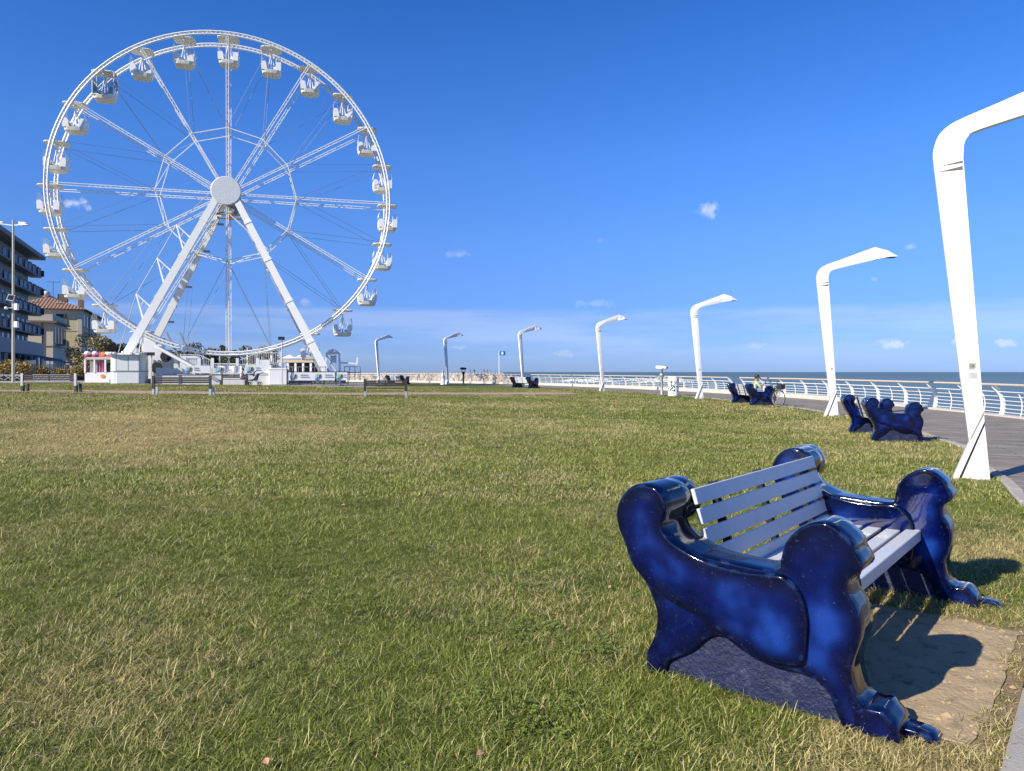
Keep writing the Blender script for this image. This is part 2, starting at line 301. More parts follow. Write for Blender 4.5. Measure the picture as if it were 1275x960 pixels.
# ---------------------------------------------------------------- mesh builder
class MB:
    def __init__(s): s.v = []; s.f = []; s.mi = []; s.m = 0
    def add(s, vs, fs):
        o = len(s.v); s.v += [tuple(p) for p in vs]; s.f += [tuple(i + o for i in f) for f in fs]; s.mi += [s.m] * len(fs); return s
    def box(s, c, d, rz=0.0, rot=None):
        x, y, z = d[0] / 2, d[1] / 2, d[2] / 2
        M = (rot if rot is not None else Matrix.Rotation(rz, 3, 'Z')); c = Vector(c)
        vs = [c + M @ Vector(p) for p in ((-x, -y, -z), (x, -y, -z), (x, y, -z), (-x, y, -z), (-x, -y, z), (x, -y, z), (x, y, z), (-x, y, z))]
        return s.add(vs, [(0, 3, 2, 1), (4, 5, 6, 7), (0, 1, 5, 4), (1, 2, 6, 5), (2, 3, 7, 6), (3, 0, 4, 7)])
    def cbox(s, c, d, ch=0.01, rz=0.0):
        """box with chamfered edges along all sides (cheap)"""
        x, y, z = d[0] / 2, d[1] / 2, d[2] / 2; ch = min(ch, x * .9, y * .9, z * .9); M = Matrix.Rotation(rz, 3, 'Z'); c = Vector(c)
        vs = []
        for sx in (-1, 1):
            for sy in (-1, 1):
                for sz in (-1, 1):
                    vs += [Vector((sx * x, sy * (y - ch), sz * (z - ch))), Vector((sx * (x - ch), sy * y, sz * (z - ch))), Vector((sx * (x - ch), sy * (y - ch), sz * z))]
        bm = bmesh.new(); [bm.verts.new(v) for v in vs]; r = bmesh.ops.convex_hull(bm, input=bm.verts[:])
        bmesh.ops.dissolve_limit(bm, angle_limit=0.02, verts=bm.verts[:], edges=bm.edges[:]); bm.verts.index_update()
        vv = [c + M @ v.co for v in bm.verts]; ff = [[v.index for v in f.verts] for f in bm.faces]; bm.free(); return s.add(vv, ff)
    def bar(s, p, q, w, h=None, up=(0, 0, 1), taper=1.0):
        p, q = Vector(p), Vector(q); d = (q - p).normalized(); u = Vector(up)
        if abs(d.dot(u)) > 0.98: u = Vector((1, 0, 0)) if abs(d.x) < 0.9 else Vector((0, 1, 0))
        a = d.cross(u).normalized(); b = a.cross(d); h = h or w; vs = []
        for c, k in ((p, 1.0), (q, taper)):
            for i, j in ((-1, -1), (1, -1), (1, 1), (-1, 1)): vs.append(c + a * (i * w / 2 * k) + b * (j * h / 2 * k))
        return s.add(vs, [(0, 1, 2, 3), (7, 6, 5, 4), (0, 4, 5, 1), (1, 5, 6, 2), (2, 6, 7, 3), (3, 7, 4, 0)])
    def tube(s, pts, r, n=6, cap=True, closed=False):
        pts = [Vector(p) for p in pts]; N = len(pts); rs = r if isinstance(r, (list, tuple)) else [r] * N; vs = []; ref = None
        for i, p in enumerate(pts):
            d = (pts[(i + 1) % N] - pts[i - 1]) if closed else (pts[min(i + 1, N - 1)] - pts[max(i - 1, 0)])
            d.normalize()
            if ref is None: ref = Vector((0, 0, 1)) if abs(d.z) < 0.9 else Vector((1, 0, 0))
            a = d.cross(ref).normalized(); ref = a.cross(d).normalized()
            for k in range(n): t = 2 * math.pi * k / n; vs.append(p + (a * math.cos(t) + ref * math.sin(t)) * rs[i])
        fs = []
        for i in range(N if closed else N - 1):
            o, o2 = i * n, ((i + 1) % N) * n
            for k in range(n): fs.append((o + k, o + (k + 1) % n, o2 + (k + 1) % n, o2 + k))
        if cap and not closed: fs += [tuple(range(n))[::-1], tuple(range((N - 1) * n, N * n))]
        return s.add(vs, fs)
    def lathe(s, prof, n=12, c=(0, 0, 0), M=None):
        c = Vector(c); vs = []; fs = []
        for r, z in prof:
            for k in range(n):
                t = 2 * math.pi * k / n; p = Vector((r * math.cos(t), r * math.sin(t), z)); vs.append(c + (M @ p if M else p))
        for i in range(len(prof) - 1):
            for k in range(n): fs.append((i * n + k, i * n + (k + 1) % n, (i + 1) * n + (k + 1) % n, (i + 1) * n + k))
        fs += [tuple(range(n))[::-1], tuple(range((len(prof) - 1) * n, len(prof) * n))]
        return s.add(vs, fs)
    def ball(s, c, r, n=10, sq=(1, 1, 1)):
        k = max(4, n // 2); pr = [(math.sin(math.pi * i / k) * 1.0 + 1e-4, -math.cos(math.pi * i / k)) for i in range(k + 1)]
        return s.lathe(pr, n, c, Matrix.Diagonal((r * sq[0], r * sq[1], r * sq[2])))
    def prism(s, pts, f0, f1):
        """outline extruded between two mappings f0(a,b), f1(a,b)"""
        n = len(pts); vs = [f0(*p) for p in pts] + [f1(*p) for p in pts]
        return s.add(vs, [tuple(range(n))[::-1], tuple(range(n, 2 * n))] + [(i, (i + 1) % n, n + (i + 1) % n, n + i) for i in range(n)])
    def mesh(s, name, mats, smooth=False):
        me = bpy.data.meshes.new(name); me.from_pydata(s.v, [], s.f)
        for m in (mats if isinstance(mats, (list, tuple)) else [mats]): me.materials.append(m)
        if any(s.mi): me.polygons.foreach_set('material_index', s.mi)
        bm = bmesh.new(); bm.from_mesh(me); bmesh.ops.recalc_face_normals(bm, faces=bm.faces); bm.to_mesh(me); bm.free()
        if smooth:
            me.polygons.foreach_set('use_smooth', [True] * len(me.polygons)); me.set_sharp_from_angle(angle=R_(38))
        me.update(); return me
    def build(s, name, mats, parent=None, smooth=False): return link(name, s.mesh(name, mats, smooth), parent)
def link(name, data, parent=None, loc=None):
    o = bpy.data.objects.new(name, data); COL.objects.link(o)
    if parent is not None: o.parent = parent
    if loc is not None: o.location = loc
    return o
def tag(o, label=None, cat=None, group=None, kind=None):
    if label: o['label'] = label
    if cat: o['category'] = cat
    if group: o['group'] = group
    if kind: o['kind'] = kind
    return o
def thing(name, label, cat, loc=(0, 0, 0), rz=0.0, group=None):
    o = bpy.data.objects.new(name, None); COL.objects.link(o); o.location = loc; o.rotation_euler = (0, 0, rz)
    o.empty_display_size = 0.2
    return tag(o, label, cat, group)
KIDS = {}
def copy_tree(o, parent=None):
    c = o.copy(); COL.objects.link(c)
    if parent is not None: c.parent = parent
    for ch in [x for x in bpy.data.objects if x.parent == o]: copy_tree(ch, c)
    return c
def catmull(P, n=8, closed=False):
    P = [np.array(p, float) for p in P]; N = len(P); out = []
    for i in range(N if closed else N - 1):
        p0 = P[(i - 1) % N] if closed or i > 0 else P[0] * 2 - P[1]
        p1, p2 = P[i], P[(i + 1) % N]; p3 = P[(i + 2) % N] if closed or i + 2 < N else P[-1] * 2 - P[-2]
        for j in range(n):
            t = j / n; out.append(0.5 * (2 * p1 + (p2 - p0) * t + (2 * p0 - 5 * p1 + 4 * p2 - p3) * t * t + (3 * p1 - p0 - 3 * p2 + p3) * t ** 3))
    if not closed: out.append(P[-1])
    return np.array(out)
def resample(P, step, closed=False):
    P = np.asarray(P); Q = np.vstack([P, P[:1]]) if closed else P
    d = np.r_[0, np.cumsum(np.linalg.norm(np.diff(Q, axis=0), axis=1))]; n = max(3, int(round(d[-1] / step)))
    t = np.linspace(0, d[-1], n + 1); out = np.c_[[np.interp(t, d, Q[:, k]) for k in range(Q.shape[1])]].T
    return out[:-1] if closed else out
def seg_dist(pts, poly, closed=False):
    """distance of each point to a polyline"""
    pts = np.asarray(pts); A = np.asarray(poly); B = np.roll(A, -1, axis=0)
    if not closed: A, B = A[:-1], B[:-1]
    out = np.full(len(pts), 1e9)
    for a, b in zip(A, B):
        ab = b - a; L = ab @ ab
        t = np.clip(((pts - a) @ ab) / (L if L > 0 else 1), 0, 1); out = np.minimum(out, np.linalg.norm(pts - (a + t[:, None] * ab), axis=1))
    return out
def inside(pts, poly):
    pts = np.asarray(pts); x, y = pts[:, 0], pts[:, 1]; r = np.zeros(len(pts), bool); P = np.asarray(poly); j = len(P) - 1
    for i in range(len(P)):
        xi, yi = P[i]; xj, yj = P[j]
        c = ((yi > y) != (yj > y)) & (x < (xj - xi) * (y - yi) / ((yj - yi) if yj != yi else 1e-12) + xi); r ^= c; j = i
    return r
def fill(outline, interior):
    """triangulate an outline with given interior points; boundary first"""
    n = len(outline); pts = [Vector((float(p[0]), float(p[1]))) for p in outline] + [Vector((float(p[0]), float(p[1]))) for p in interior]
    v, e, f, *_ = delaunay_2d_cdt(pts, [(i, (i + 1) % n) for i in range(n)], [], 1, 1e-6)
    return np.array([(p.x, p.y) for p in v]), f

# ---------------------------------------------------------------- the lie of the land
EDGE = catmull([(-14, -16), (-6.0, -7.2), (-1.6, -1.6), (0.2, 0.7), (1.835, 2.778), (2.645, 3.778), (3.9, 5.55), (5.56, 8.0), (6.1, 9.05), (6.7, 10.15), (7.55, 12.0), (8.7, 14.2),
                (9.5, 16.8), (10.4, 20.0), (11.1, 25.0), (11.35, 30.0), (11.1, 35.0), (10.5, 39.8), (9.3, 45.5), (7.1, 53.4), (1.7, 66.3), (-6.0, 79.0), (-14.6, 86.6), (-30, 97), (-60, 113), (-120, 140), (-400, 260)], 8)
EDGE = resample(EDGE[:-1], 1.0)
EDGE_T = np.gradient(EDGE, axis=0); EDGE_T /= np.linalg.norm(EDGE_T, axis=1)[:, None]
EDGE_N = np.c_[EDGE_T[:, 1], -EDGE_T[:, 0]]                # outward, to the sea
EDGE_S = np.r_[0, np.cumsum(np.linalg.norm(np.diff(EDGE, axis=0), axis=1))]
def edge_at(y, off=0.0):
    """point of the lawn edge at depth y, moved outwards by off; also its tangent angle"""
    i = int(np.argmin(np.abs(EDGE[:, 1] - y))); p = EDGE[i] + EDGE_N[i] * off
    return float(p[0]), float(p[1]), math.atan2(EDGE_T[i, 1], EDGE_T[i, 0])
def zprom(y): return 0.0026 * np.maximum(0, np.asarray(y, float) - 12)
def sst(x): x = np.clip(x, 0, 1); return x * x * (3 - 2 * x)
BND = np.vstack([EDGE[::1], [(-400, -16)]])
def gz_arr(P):
    P = np.asarray(P, float); d = seg_dist(P, EDGE[::2]); ins = inside(P, BND)
    z = zprom(np.minimum(P[:, 1], 95)) + np.where(ins, 0.5 * sst(d / 40.0), 0)
    return z + np.where(ins, 0.02 * np.sin(P[:, 0] * 0.5 + 1) * np.cos(P[:, 1] * 0.37) * np.clip(d / 6, 0, 1), 0)
def gz(x, y): return float(gz_arr([(x, y)])[0])
def at(u, v, y): return ((u - U0) / F_PX * y, y, EYE - (v - VH) / F_PX * y)
def px(u, y): return (u - U0) / F_PX * y
def zv(v, y): return EYE - (v - VH) / F_PX * y

# ---------------------------------------------------------------- setting
def sheet(name, outline, step, mat_, dz, kind='structure', zf=None):
    out = resample(np.array(outline, float), step, True)
    lo, hi = out.min(0), out.max(0)
    g = np.stack(np.meshgrid(np.arange(lo[0], hi[0], step), np.arange(lo[1], hi[1], step)), -1).reshape(-1, 2)
    g = g[inside(g, out)]; g = g[seg_dist(g, out, True) > step * 0.4]
    v, f = fill(out, g); z = (zf or gz_arr)(v) + dz
    me = bpy.data.meshes.new(name); me.from_pydata(np.c_[v, z].tolist(), [], [tuple(t) for t in f]); me.materials.append(mat_)
    me.polygons.foreach_set('use_smooth', [True] * len(me.polygons))
    o = link(name, me); tag(o, kind=kind)
    return o
def make_lawn():
    pts = []
    for step, y0, y1, x0, x1 in ((0.6, -8, 14, -12, 9.5), (1.5, 14, 60, -40, 11.4), (1.5, -8, 14, -40, -12), (7, -8, 150, -220, -41), (4, 61, 110, -41, 3)):
        g = np.stack(np.meshgrid(np.arange(x0, x1, step), np.arange(y0, y1, step)), -1).reshape(-1, 2); pts.append(g)
    g = np.vstack(pts); g = g[inside(g, BND)]; d = seg_dist(g, EDGE); g = g[d > np.minimum(0.35, 0.6)]
    e2 = EDGE - EDGE_N * 0.25; e2 = e2[(e2[:, 1] > -8) & (e2[:, 1] < 100)]
    v, f = fill(BND, np.vstack([g, e2])); z = gz_arr(v)
    me = bpy.data.meshes.new('lawn'); me.from_pydata(np.c_[v, z].tolist(), [], [tuple(t) for t in f]); me.materials.append(LAWN)
    me.polygons.foreach_set('use_smooth', [True] * len(me.polygons))
    return tag(link('lawn', me), kind='structure')
lawn = make_lawn()
PATH1 = [(-120, 33.6), (-60, 33.9), (-25, 34.4), (-14, 35.4), (-8, 38.0), (-3, 41.5), (1, 44.0), (4, 45.3), (4.6, 46.6), (3, 48.6), (0, 47.6), (-4, 45.3), (-9, 41.9), (-14.5, 39.2), (-25, 38.2), (-60, 37.4), (-120, 37.2)]
brick_path = sheet('brick_path', PATH1, 1.2, BRICKPATH, 0.022)
plaza = sheet('plaza', [(-200, 57.0), (-12.5, 57.0), (-11.5, 60), (-12, 79), (-15.5, 86.0), (-31, 96.3), (-62, 112.5), (-120, 138.0), (-200, 170)], 3.0, PLAZA, 0.025)

PW = 5.25                                                   # width of the promenade
def make_promenade():
    sel = np.where((EDGE[:, 1] > -15.5) & (EDGE[:, 1] < 200) & (EDGE[:, 0] > -200))[0]
    offs = [0.165, 1.0, 2.0, 3.0, 4.0, PW - 0.3]; vs, uvs, fs = [], [], []
    for i in sel:
        for o in offs:
            p = EDGE[i] + EDGE_N[i] * o; vs.append((p[0], p[1], float(zprom(min(EDGE[i, 1], 95))) + 0.0)); uvs.append((EDGE_S[i], o))
    n = len(offs)
    for a in range(len(sel) - 1):
        for b in range(n - 1): fs.append((a * n + b, a * n + b + 1, (a + 1) * n + b + 1, (a + 1) * n + b))
    me = bpy.data.meshes.new('promenade'); me.from_pydata(vs, [], fs); me.materials.append(PAVING)
    uvl = me.uv_layers.new(name='run')
    for lp in me.loops: uvl.data[lp.index].uv = uvs[lp.vertex_index]
    bm = bmesh.new(); bm.from_mesh(me); bmesh.ops.recalc_face_normals(bm, faces=bm.faces); bm.to_mesh(me); bm.free()
    if me.polygons[0].normal.z < 0: me.flip_normals()
    pr = tag(link('promenade', me), kind='structure')
    # inner kerb: one stone after another, each laid a little differently
    def along(s): return [float(np.interp(s, EDGE_S, EDGE[:, k])) for k in (0, 1)] + [math.atan2(*[float(np.interp(s, EDGE_S, EDGE_T[:, k])) for k in (1, 0)])]
    s0 = float(EDGE_S[np.argmin(np.abs(EDGE[:, 1] + 2.0))]); s1 = float(EDGE_S[np.argmin(np.abs(EDGE[:, 1] - 45))])
    kb = [MB().cbox((0, 0, 0), (0.985, 0.155, 0.16), 0.012).mesh('kerb_stone', KERB), MB().cbox((0, 0, 0), (0.98, 0.15, 0.16), 0.02).mesh('kerb_stone', KERB)]
    s = s0
    while s < s1:
        x, y, a = along(s); nx, ny = math.sin(a), -math.cos(a)
        o = link('kerb_stone', kb[rng.randrange(2)], pr, (x + nx * 0.08, y + ny * 0.08, float(zprom(y)) - 0.05 + rng.uniform(-0.006, 0.006)))
        o.rotation_euler = (rng.uniform(-.01, .01), rng.uniform(-.006, .006), a + rng.uniform(-.006, .006)); s += 1.0
    # outer kerb and sea wall, one long casting
    vs, fs = [], []; k = 0
    for i in sel:
        zp = float(zprom(min(EDGE[i, 1], 95))); h = zp + 0.05 + 0.17 * float(sst((EDGE[i, 1] - 26) / 14))
        for o, z in ((PW - 0.3, zp - 0.1), (PW - 0.3, h), (PW + 0.15, h), (PW + 0.16, -3.2)):
            p = EDGE[i] + EDGE_N[i] * o; vs.append((p[0], p[1], z))
    for a in range(len(sel) - 1):
        for b in range(3): fs.append((a * 4 + b, a * 4 + b + 1, a * 4 + b + 5, a * 4 + b + 4))
    me = bpy.data.meshes.new('sea_kerb'); me.from_pydata(vs, [], fs); me.materials.append(PALEK); link('sea_kerb', me, pr)
    return pr
promenade = make_promenade()

def make_sea():
    rad = [0, 30, 60, 120, 250, 500, 1000, 2500, 6000, 14000]; n = 96; vs = [(0, 60, -2.2)]; fs = []
    for r in rad[1:]:
        for k in range(n): vs.append((r * math.cos(2 * math.pi * k / n), 60 + r * math.sin(2 * math.pi * k / n), -2.2))
    for k in range(n): fs.append((0, 1 + k, 1 + (k + 1) % n))
    for i in range(len(rad) - 2):
        for k in range(n): a = 1 + i * n; fs.append((a + k, a + n + k, a + n + (k + 1) % n, a + (k + 1) % n))
    me = bpy.data.meshes.new('sea'); me.from_pydata(vs, [], fs); me.materials.append(SEA)
    return tag(link('sea', me), kind='structure')
sea = make_sea()

# bench plinth in the worn turf
bA = (1.576, 2.959); bL = (0.632, 0.775); bB = (-0.775, 0.632)
def bench_pt(x, t): return (bA[0] + bL[0] * x + bB[0] * t, bA[1] + bL[1] * x + bB[1] * t)
def make_slab():
    out = [bench_pt(*p) for p in ((0.16, -0.20), (0.9, -0.235), (1.84, -0.22), (1.88, 0.15), (1.86, 0.62), (0.9, 0.66), (0.12, 0.6))]
    o = resample(np.array(out), 0.08, True); o = o + nrng.normal(0, 0.006, o.shape)
    lo, hi = o.min(0), o.max(0); g = np.stack(np.meshgrid(np.arange(lo[0], hi[0], .07), np.arange(lo[1], hi[1], .07)), -1).reshape(-1, 2); g = g[inside(g, o)]; g = g[seg_dist(g, o, True) > .04]
    v, f = fill(o, g); z = gz_arr(v) + 0.006 + nrng.normal(0, 0.002, len(v)); n = len(o)
    vs = np.c_[v, z].tolist() + [(p[0], p[1], -0.06) for p in o]; fs = [tuple(t) for t in f] + [(i, (i + 1) % n, len(v) + (i + 1) % n, len(v) + i) for i in range(n)]
    me = bpy.data.meshes.new('concrete_slab'); me.from_pydata(vs, [], fs); me.materials.append(TANSLAB)
    SLAB_OUT.extend(o.tolist()); return tag(link('concrete_slab', me), kind='structure')
SLAB_OUT = []
slab = make_slab()

# ---------------------------------------------------------------- grass blades over the turf (nobody could count them)
def blade(vs, fs, x, y, L, w, lean, ang, curl):
    """one tapered blade of three quads"""
    ca, sa = math.cos(ang), math.sin(ang); o = len(vs); px_, pz = 0.0, 0.0; th = lean
    for i in range(4):
        ww = w * (1 - (i / 3) ** 1.6) / 2 + 0.00025
        vs.append((x + ca * px_ - sa * ww, y + sa * px_ + ca * ww, pz)); vs.append((x + ca * px_ + sa * ww, y + sa * px_ - ca * ww, pz))
        px_ += math.sin(th) * L / 3; pz += math.cos(th) * L / 3; th = min(1.75, th + curl)
    for i in range(3): fs.append((o + 2 * i, o + 2 * i + 1, o + 2 * i + 3, o + 2 * i + 2))
def tuft(seed, n, rad, L, lean, wd):
    r = random.Random(seed); vs, fs = [], []
    bias = r.uniform(0, 6.28)
    for _ in range(n):
        a = r.uniform(0, 6.28); q = rad * math.sqrt(r.random())
        ang = r.uniform(0, 6.28) if r.random() < 0.5 else bias + r.gauss(0, 0.6)
        blade(vs, fs, q * math.cos(a), q * math.sin(a), L * r.uniform(0.45, 1.2), wd * r.uniform(0.7, 1.3), abs(r.gauss(lean, 0.35)), ang, r.uniform(0.05, 0.5))
    me = bpy.data.meshes.new('grass_tuft'); me.from_pydata(vs, [], fs); me.materials.append(BLADE); return me
LAT = [nrng.random((64, 64)) for _ in range(3)]
def clump(P):
    out = np.zeros(len(P))
    for g, (sc_, w) in zip(LAT, ((0.9, .45), (2.6, .35), (7.0, .2))):
        q = (P + 500) * sc_ * (1.0, .8); i = np.floor(q).astype(int); f = sst(q - i); a = lambda dx, dy: g[(i[:, 0] + dx) % 64, (i[:, 1] + dy) % 64]
        out += w * ((a(0, 0) * (1 - f[:, 0]) + a(1, 0) * f[:, 0]) * (1 - f[:, 1]) + (a(0, 1) * (1 - f[:, 0]) + a(1, 1) * f[:, 0]) * f[:, 1])
    return out
def grass_field(name, rings, tufts, seed, patch=False):
    """one object: a carrier sheet following the turf, with tufts instanced on its points by geometry nodes"""
    pts, sc = [], []
    for y0, y1, dens, s, left, right in rings:
        n = int((y1 - y0) * (left + right) * 0.5 * (y0 + y1) * dens)
        # sample in depth proportional to width so density is even
        y = np.sqrt(nrng.uniform(y0 * y0, y1 * y1, n)); x = nrng.uniform(-left, right, n) * y
        P = np.c_[x, y]; d = seg_dist(P, EDGE); ok = inside(P, BND) & (d > 0.02)
        if y1 > 30: ok &= ~inside(P, PATH1)
        if y1 > 55: ok &= (y < 56.8) | (x > -11)
        if y0 < 8:
            inS = inside(P, SLAB_OUT); dS = seg_dist(P, SLAB_OUT, True); ok &= ~(inS & (nrng.random(n) > np.where(dS < .07, .10, .006)))
            loc = (P - np.array(bA)); lx = loc @ np.array(bL); lt = loc @ np.array(bB)
            bare = (lx > 0.0) & (lx < 2.3) & (lt > -0.34) & (lt < 0.85); dd = seg_dist(P, SLAB_OUT, True)
            ok &= ~(bare & (nrng.random(n) > np.clip(dd * 6.5, 0.2, 1)) & ~inS)
        if patch: ok &= (np.sin(P[:, 0] * 5 + 1) + np.sin(P[:, 1] * 6.3 + P[:, 0] * 3) + nrng.normal(0, .5, len(P))) > 1.0
        P = P[ok]; pts.append(np.c_[P, gz_arr(P) - 0.004]); sc.append(nrng.uniform(0.6, 1.3, len(P)) * s * (0.55 + 0.95 * clump(P)))
    V = np.vstack(pts); S = np.concatenate(sc)
    me = bpy.data.meshes.new(name); me.vertices.add(len(V)); me.vertices.foreach_set('co', V.astype(np.float32).ravel())
    a = me.attributes.new('size', 'FLOAT', 'POINT'); a.data.foreach_set('value', S.astype(np.float32))
    rot = np.c_[nrng.normal(0, 0.16, len(V)), nrng.normal(0, 0.16, len(V)), nrng.uniform(0, 6.283, len(V))]
    a = me.attributes.new('turn', 'FLOAT_VECTOR', 'POINT'); a.data.foreach_set('vector', rot.astype(np.float32).ravel())
    me.materials.append(BLADE)
    o = tag(link(name, me), kind='stuff')
    gc = bpy.data.collections.new(name + '_tufts')
    for t in tufts: gc.objects.link(bpy.data.objects.new('grass_tuft', t))
    ng = bpy.data.node_groups.new(name, 'GeometryNodeTree')
    ng.interface.new_socket('Geometry', in_out='INPUT', socket_type='NodeSocketGeometry'); ng.interface.new_socket('Geometry', in_out='OUTPUT', socket_type='NodeSocketGeometry')
    k = NT(ng); gi = k.n('NodeGroupInput'); go = k.n('NodeGroupOutput')
    ci = k.n('GeometryNodeCollectionInfo', {'Collection': gc, 'Separate Children': True, 'Reset Children': True})
    sz = k.n('GeometryNodeInputNamedAttribute', {'Name': 'size'}, data_type='FLOAT'); tr = k.n('GeometryNodeInputNamedAttribute', {'Name': 'turn'}, data_type='FLOAT_VECTOR')
    ri = k.n('FunctionNodeRandomValue', {4: 0, 5: len(tufts) - 1, 'Seed': seed}, data_type='INT')
    e2r = k.n('FunctionNodeEulerToRotation', {0: tr.outputs[0]})
    mp = k.n('GeometryNodeMeshToPoints', {'Mesh': gi.outputs[0]})
    ip = k.n('GeometryNodeInstanceOnPoints', {'Points': mp.outputs[0], 'Instance': ci.outputs[0], 'Pick Instance': True, 'Instance Index': ri.outputs[2], 'Rotation': e2r.outputs[0], 'Scale': sz.outputs[0]})
    ng.links.new(ip.outputs[0], go.inputs[0])
    md = o.modifiers.new('tufts', 'NODES'); md.node_group = ng
    return o
def clover(seed):
    r = random.Random(seed); vs, fs = [], []
    for _ in range(7):
        x, y, z = r.gauss(0, .022), r.gauss(0, .022), r.uniform(.018, .034); a = r.uniform(0, 6.28)
        for q in range(3):
            t = a + q * 2.094; c, s = math.cos(t), math.sin(t); o = len(vs); dz = r.uniform(-.002, .003); L = r.uniform(.008, .012)
            vs += [(x, y, z), (x + c * L * .6 - s * L * .45, y + s * L * .6 + c * L * .45, z + dz), (x + c * L, y + s * L, z + dz), (x + c * L * .6 + s * L * .45, y + s * L * .6 - c * L * .45, z + dz)]; fs.append((o, o + 1, o + 2, o + 3))
    me = bpy.data.meshes.new('clover'); me.from_pydata(vs, [], fs); me.materials.append(CLOVER); return me
near_tufts = [tuft(s, 20, 0.038, L, ln, 0.0019) for s, L, ln in ((1, .036, .6), (2, .055, 1.0), (3, .07, 1.3), (4, .05, 1.4), (5, .09, 1.4), (6, .034, .45), (7, .06, 1.15))]
mid_tufts = [tuft(20 + s, 26, 0.08, L, ln, 0.0040) for s, L, ln in ((1, .04, .6), (2, .055, 1.0), (3, .065, 1.2), (4, .045, .5))]
far_tufts = [tuft(40 + s, 40, 0.20, L, ln, 0.009) for s, L, ln in ((1, .05, .6), (2, .06, 1.0), (3, .065, .8))]
grass_field('grass', ((1.9, 5.0, 1700, 1.0, 1.1, 1.1), (5.0, 8.5, 1050, 1.05, 0.9, 0.85)), near_tufts, 3)
grass_field('grass', ((8.5, 14, 360, 1.0, 0.74, 0.76), (14, 22, 190, 1.1, 0.73, 0.74)), mid_tufts, 5)
grass_field('grass', ((22, 34, 40, 1.0, 0.72, 0.6), (34, 57, 17, 1.15, 0.72, 0.4)), far_tufts, 8)
def crumbs():
    r = random.Random(4); b = MB()
    for _ in range(420):
        x, t = r.uniform(.0, 2.2), r.uniform(-.30, .7); p = bench_pt(x, t); s = r.uniform(.003, .010) * (1 if r.random() < .93 else 2); z = gz(*p) + .006
        vs = [Vector((p[0], p[1], z)) + Vector((a, c, d)) * s * r.uniform(.7, 1.3) for a, c, d in ((-1, -.6, 0), (1, -.8, 0), (.8, .9, 0), (-.8, .8, 0), (.1, 0, 1))]; b.add(vs, [(0, 1, 4), (1, 2, 4), (2, 3, 4), (3, 0, 4)])
    b.build('soil_crumbs', TANSLAB)['kind'] = 'stuff'
crumbs()
grass_field('clover', ((2.4, 5.5, 230, 1.0, 0.30, 0.35),), [clover(3), clover(4), clover(5)], 9, True)
def make_leaves():
    vs = [(0, 0, 0), (.018, -.016, .006), (.045, -.02, .012), (.07, 0, .004), (.045, .022, .014), (.016, .015, .005), (.036, 0, .002)]
    me = bpy.data.meshes.new('fallen_leaf'); me.from_pydata(vs, [], [(0, 1, 6), (1, 2, 6), (2, 3, 6), (3, 4, 6), (4, 5, 6), (5, 0, 6)]); me.materials.append(LEAFY)
    for i, (u, v, s, lb) in enumerate(((759, 736, 1.0, 'pink dry leaf lying on the grass left of the big blue bench'), (651, 715, .8, 'small pink leaf on the lawn farther from the blue bench'),
            (593, 953, .9, 'tan leaf at the bottom edge of the lawn'), (45, 912, .7, 'pale scrap of leaf lying in the grass near the bottom left corner'), (330, 957, 1.0, 'tan leaf in the grass at the bottom left edge'),
            (425, 634, 1.0, 'pale leaf lying alone in the middle of the lawn'), (180, 560, 1.1, 'pale leaf on the dry patch of lawn towards the left'), (567, 858, .6, 'tiny red leaf in the grass below the middle'))):
        y = F_PX * EYE / (v - VH); x = px(u, y)
        for _ in range(5): y = F_PX * (EYE - gz(x, y)) / (v - VH); x = px(u, y)
        o = link('fallen_leaf', me, None, (x, y, gz(x, y) + 0.04)); o.scale = (s * .62,) * 3; o.rotation_euler = (rng.uniform(.2, .7), rng.uniform(-.3, .3), rng.uniform(0, 6)); tag(o, lb, 'leaf', 'dry leaves scattered on the lawn')
make_leaves()

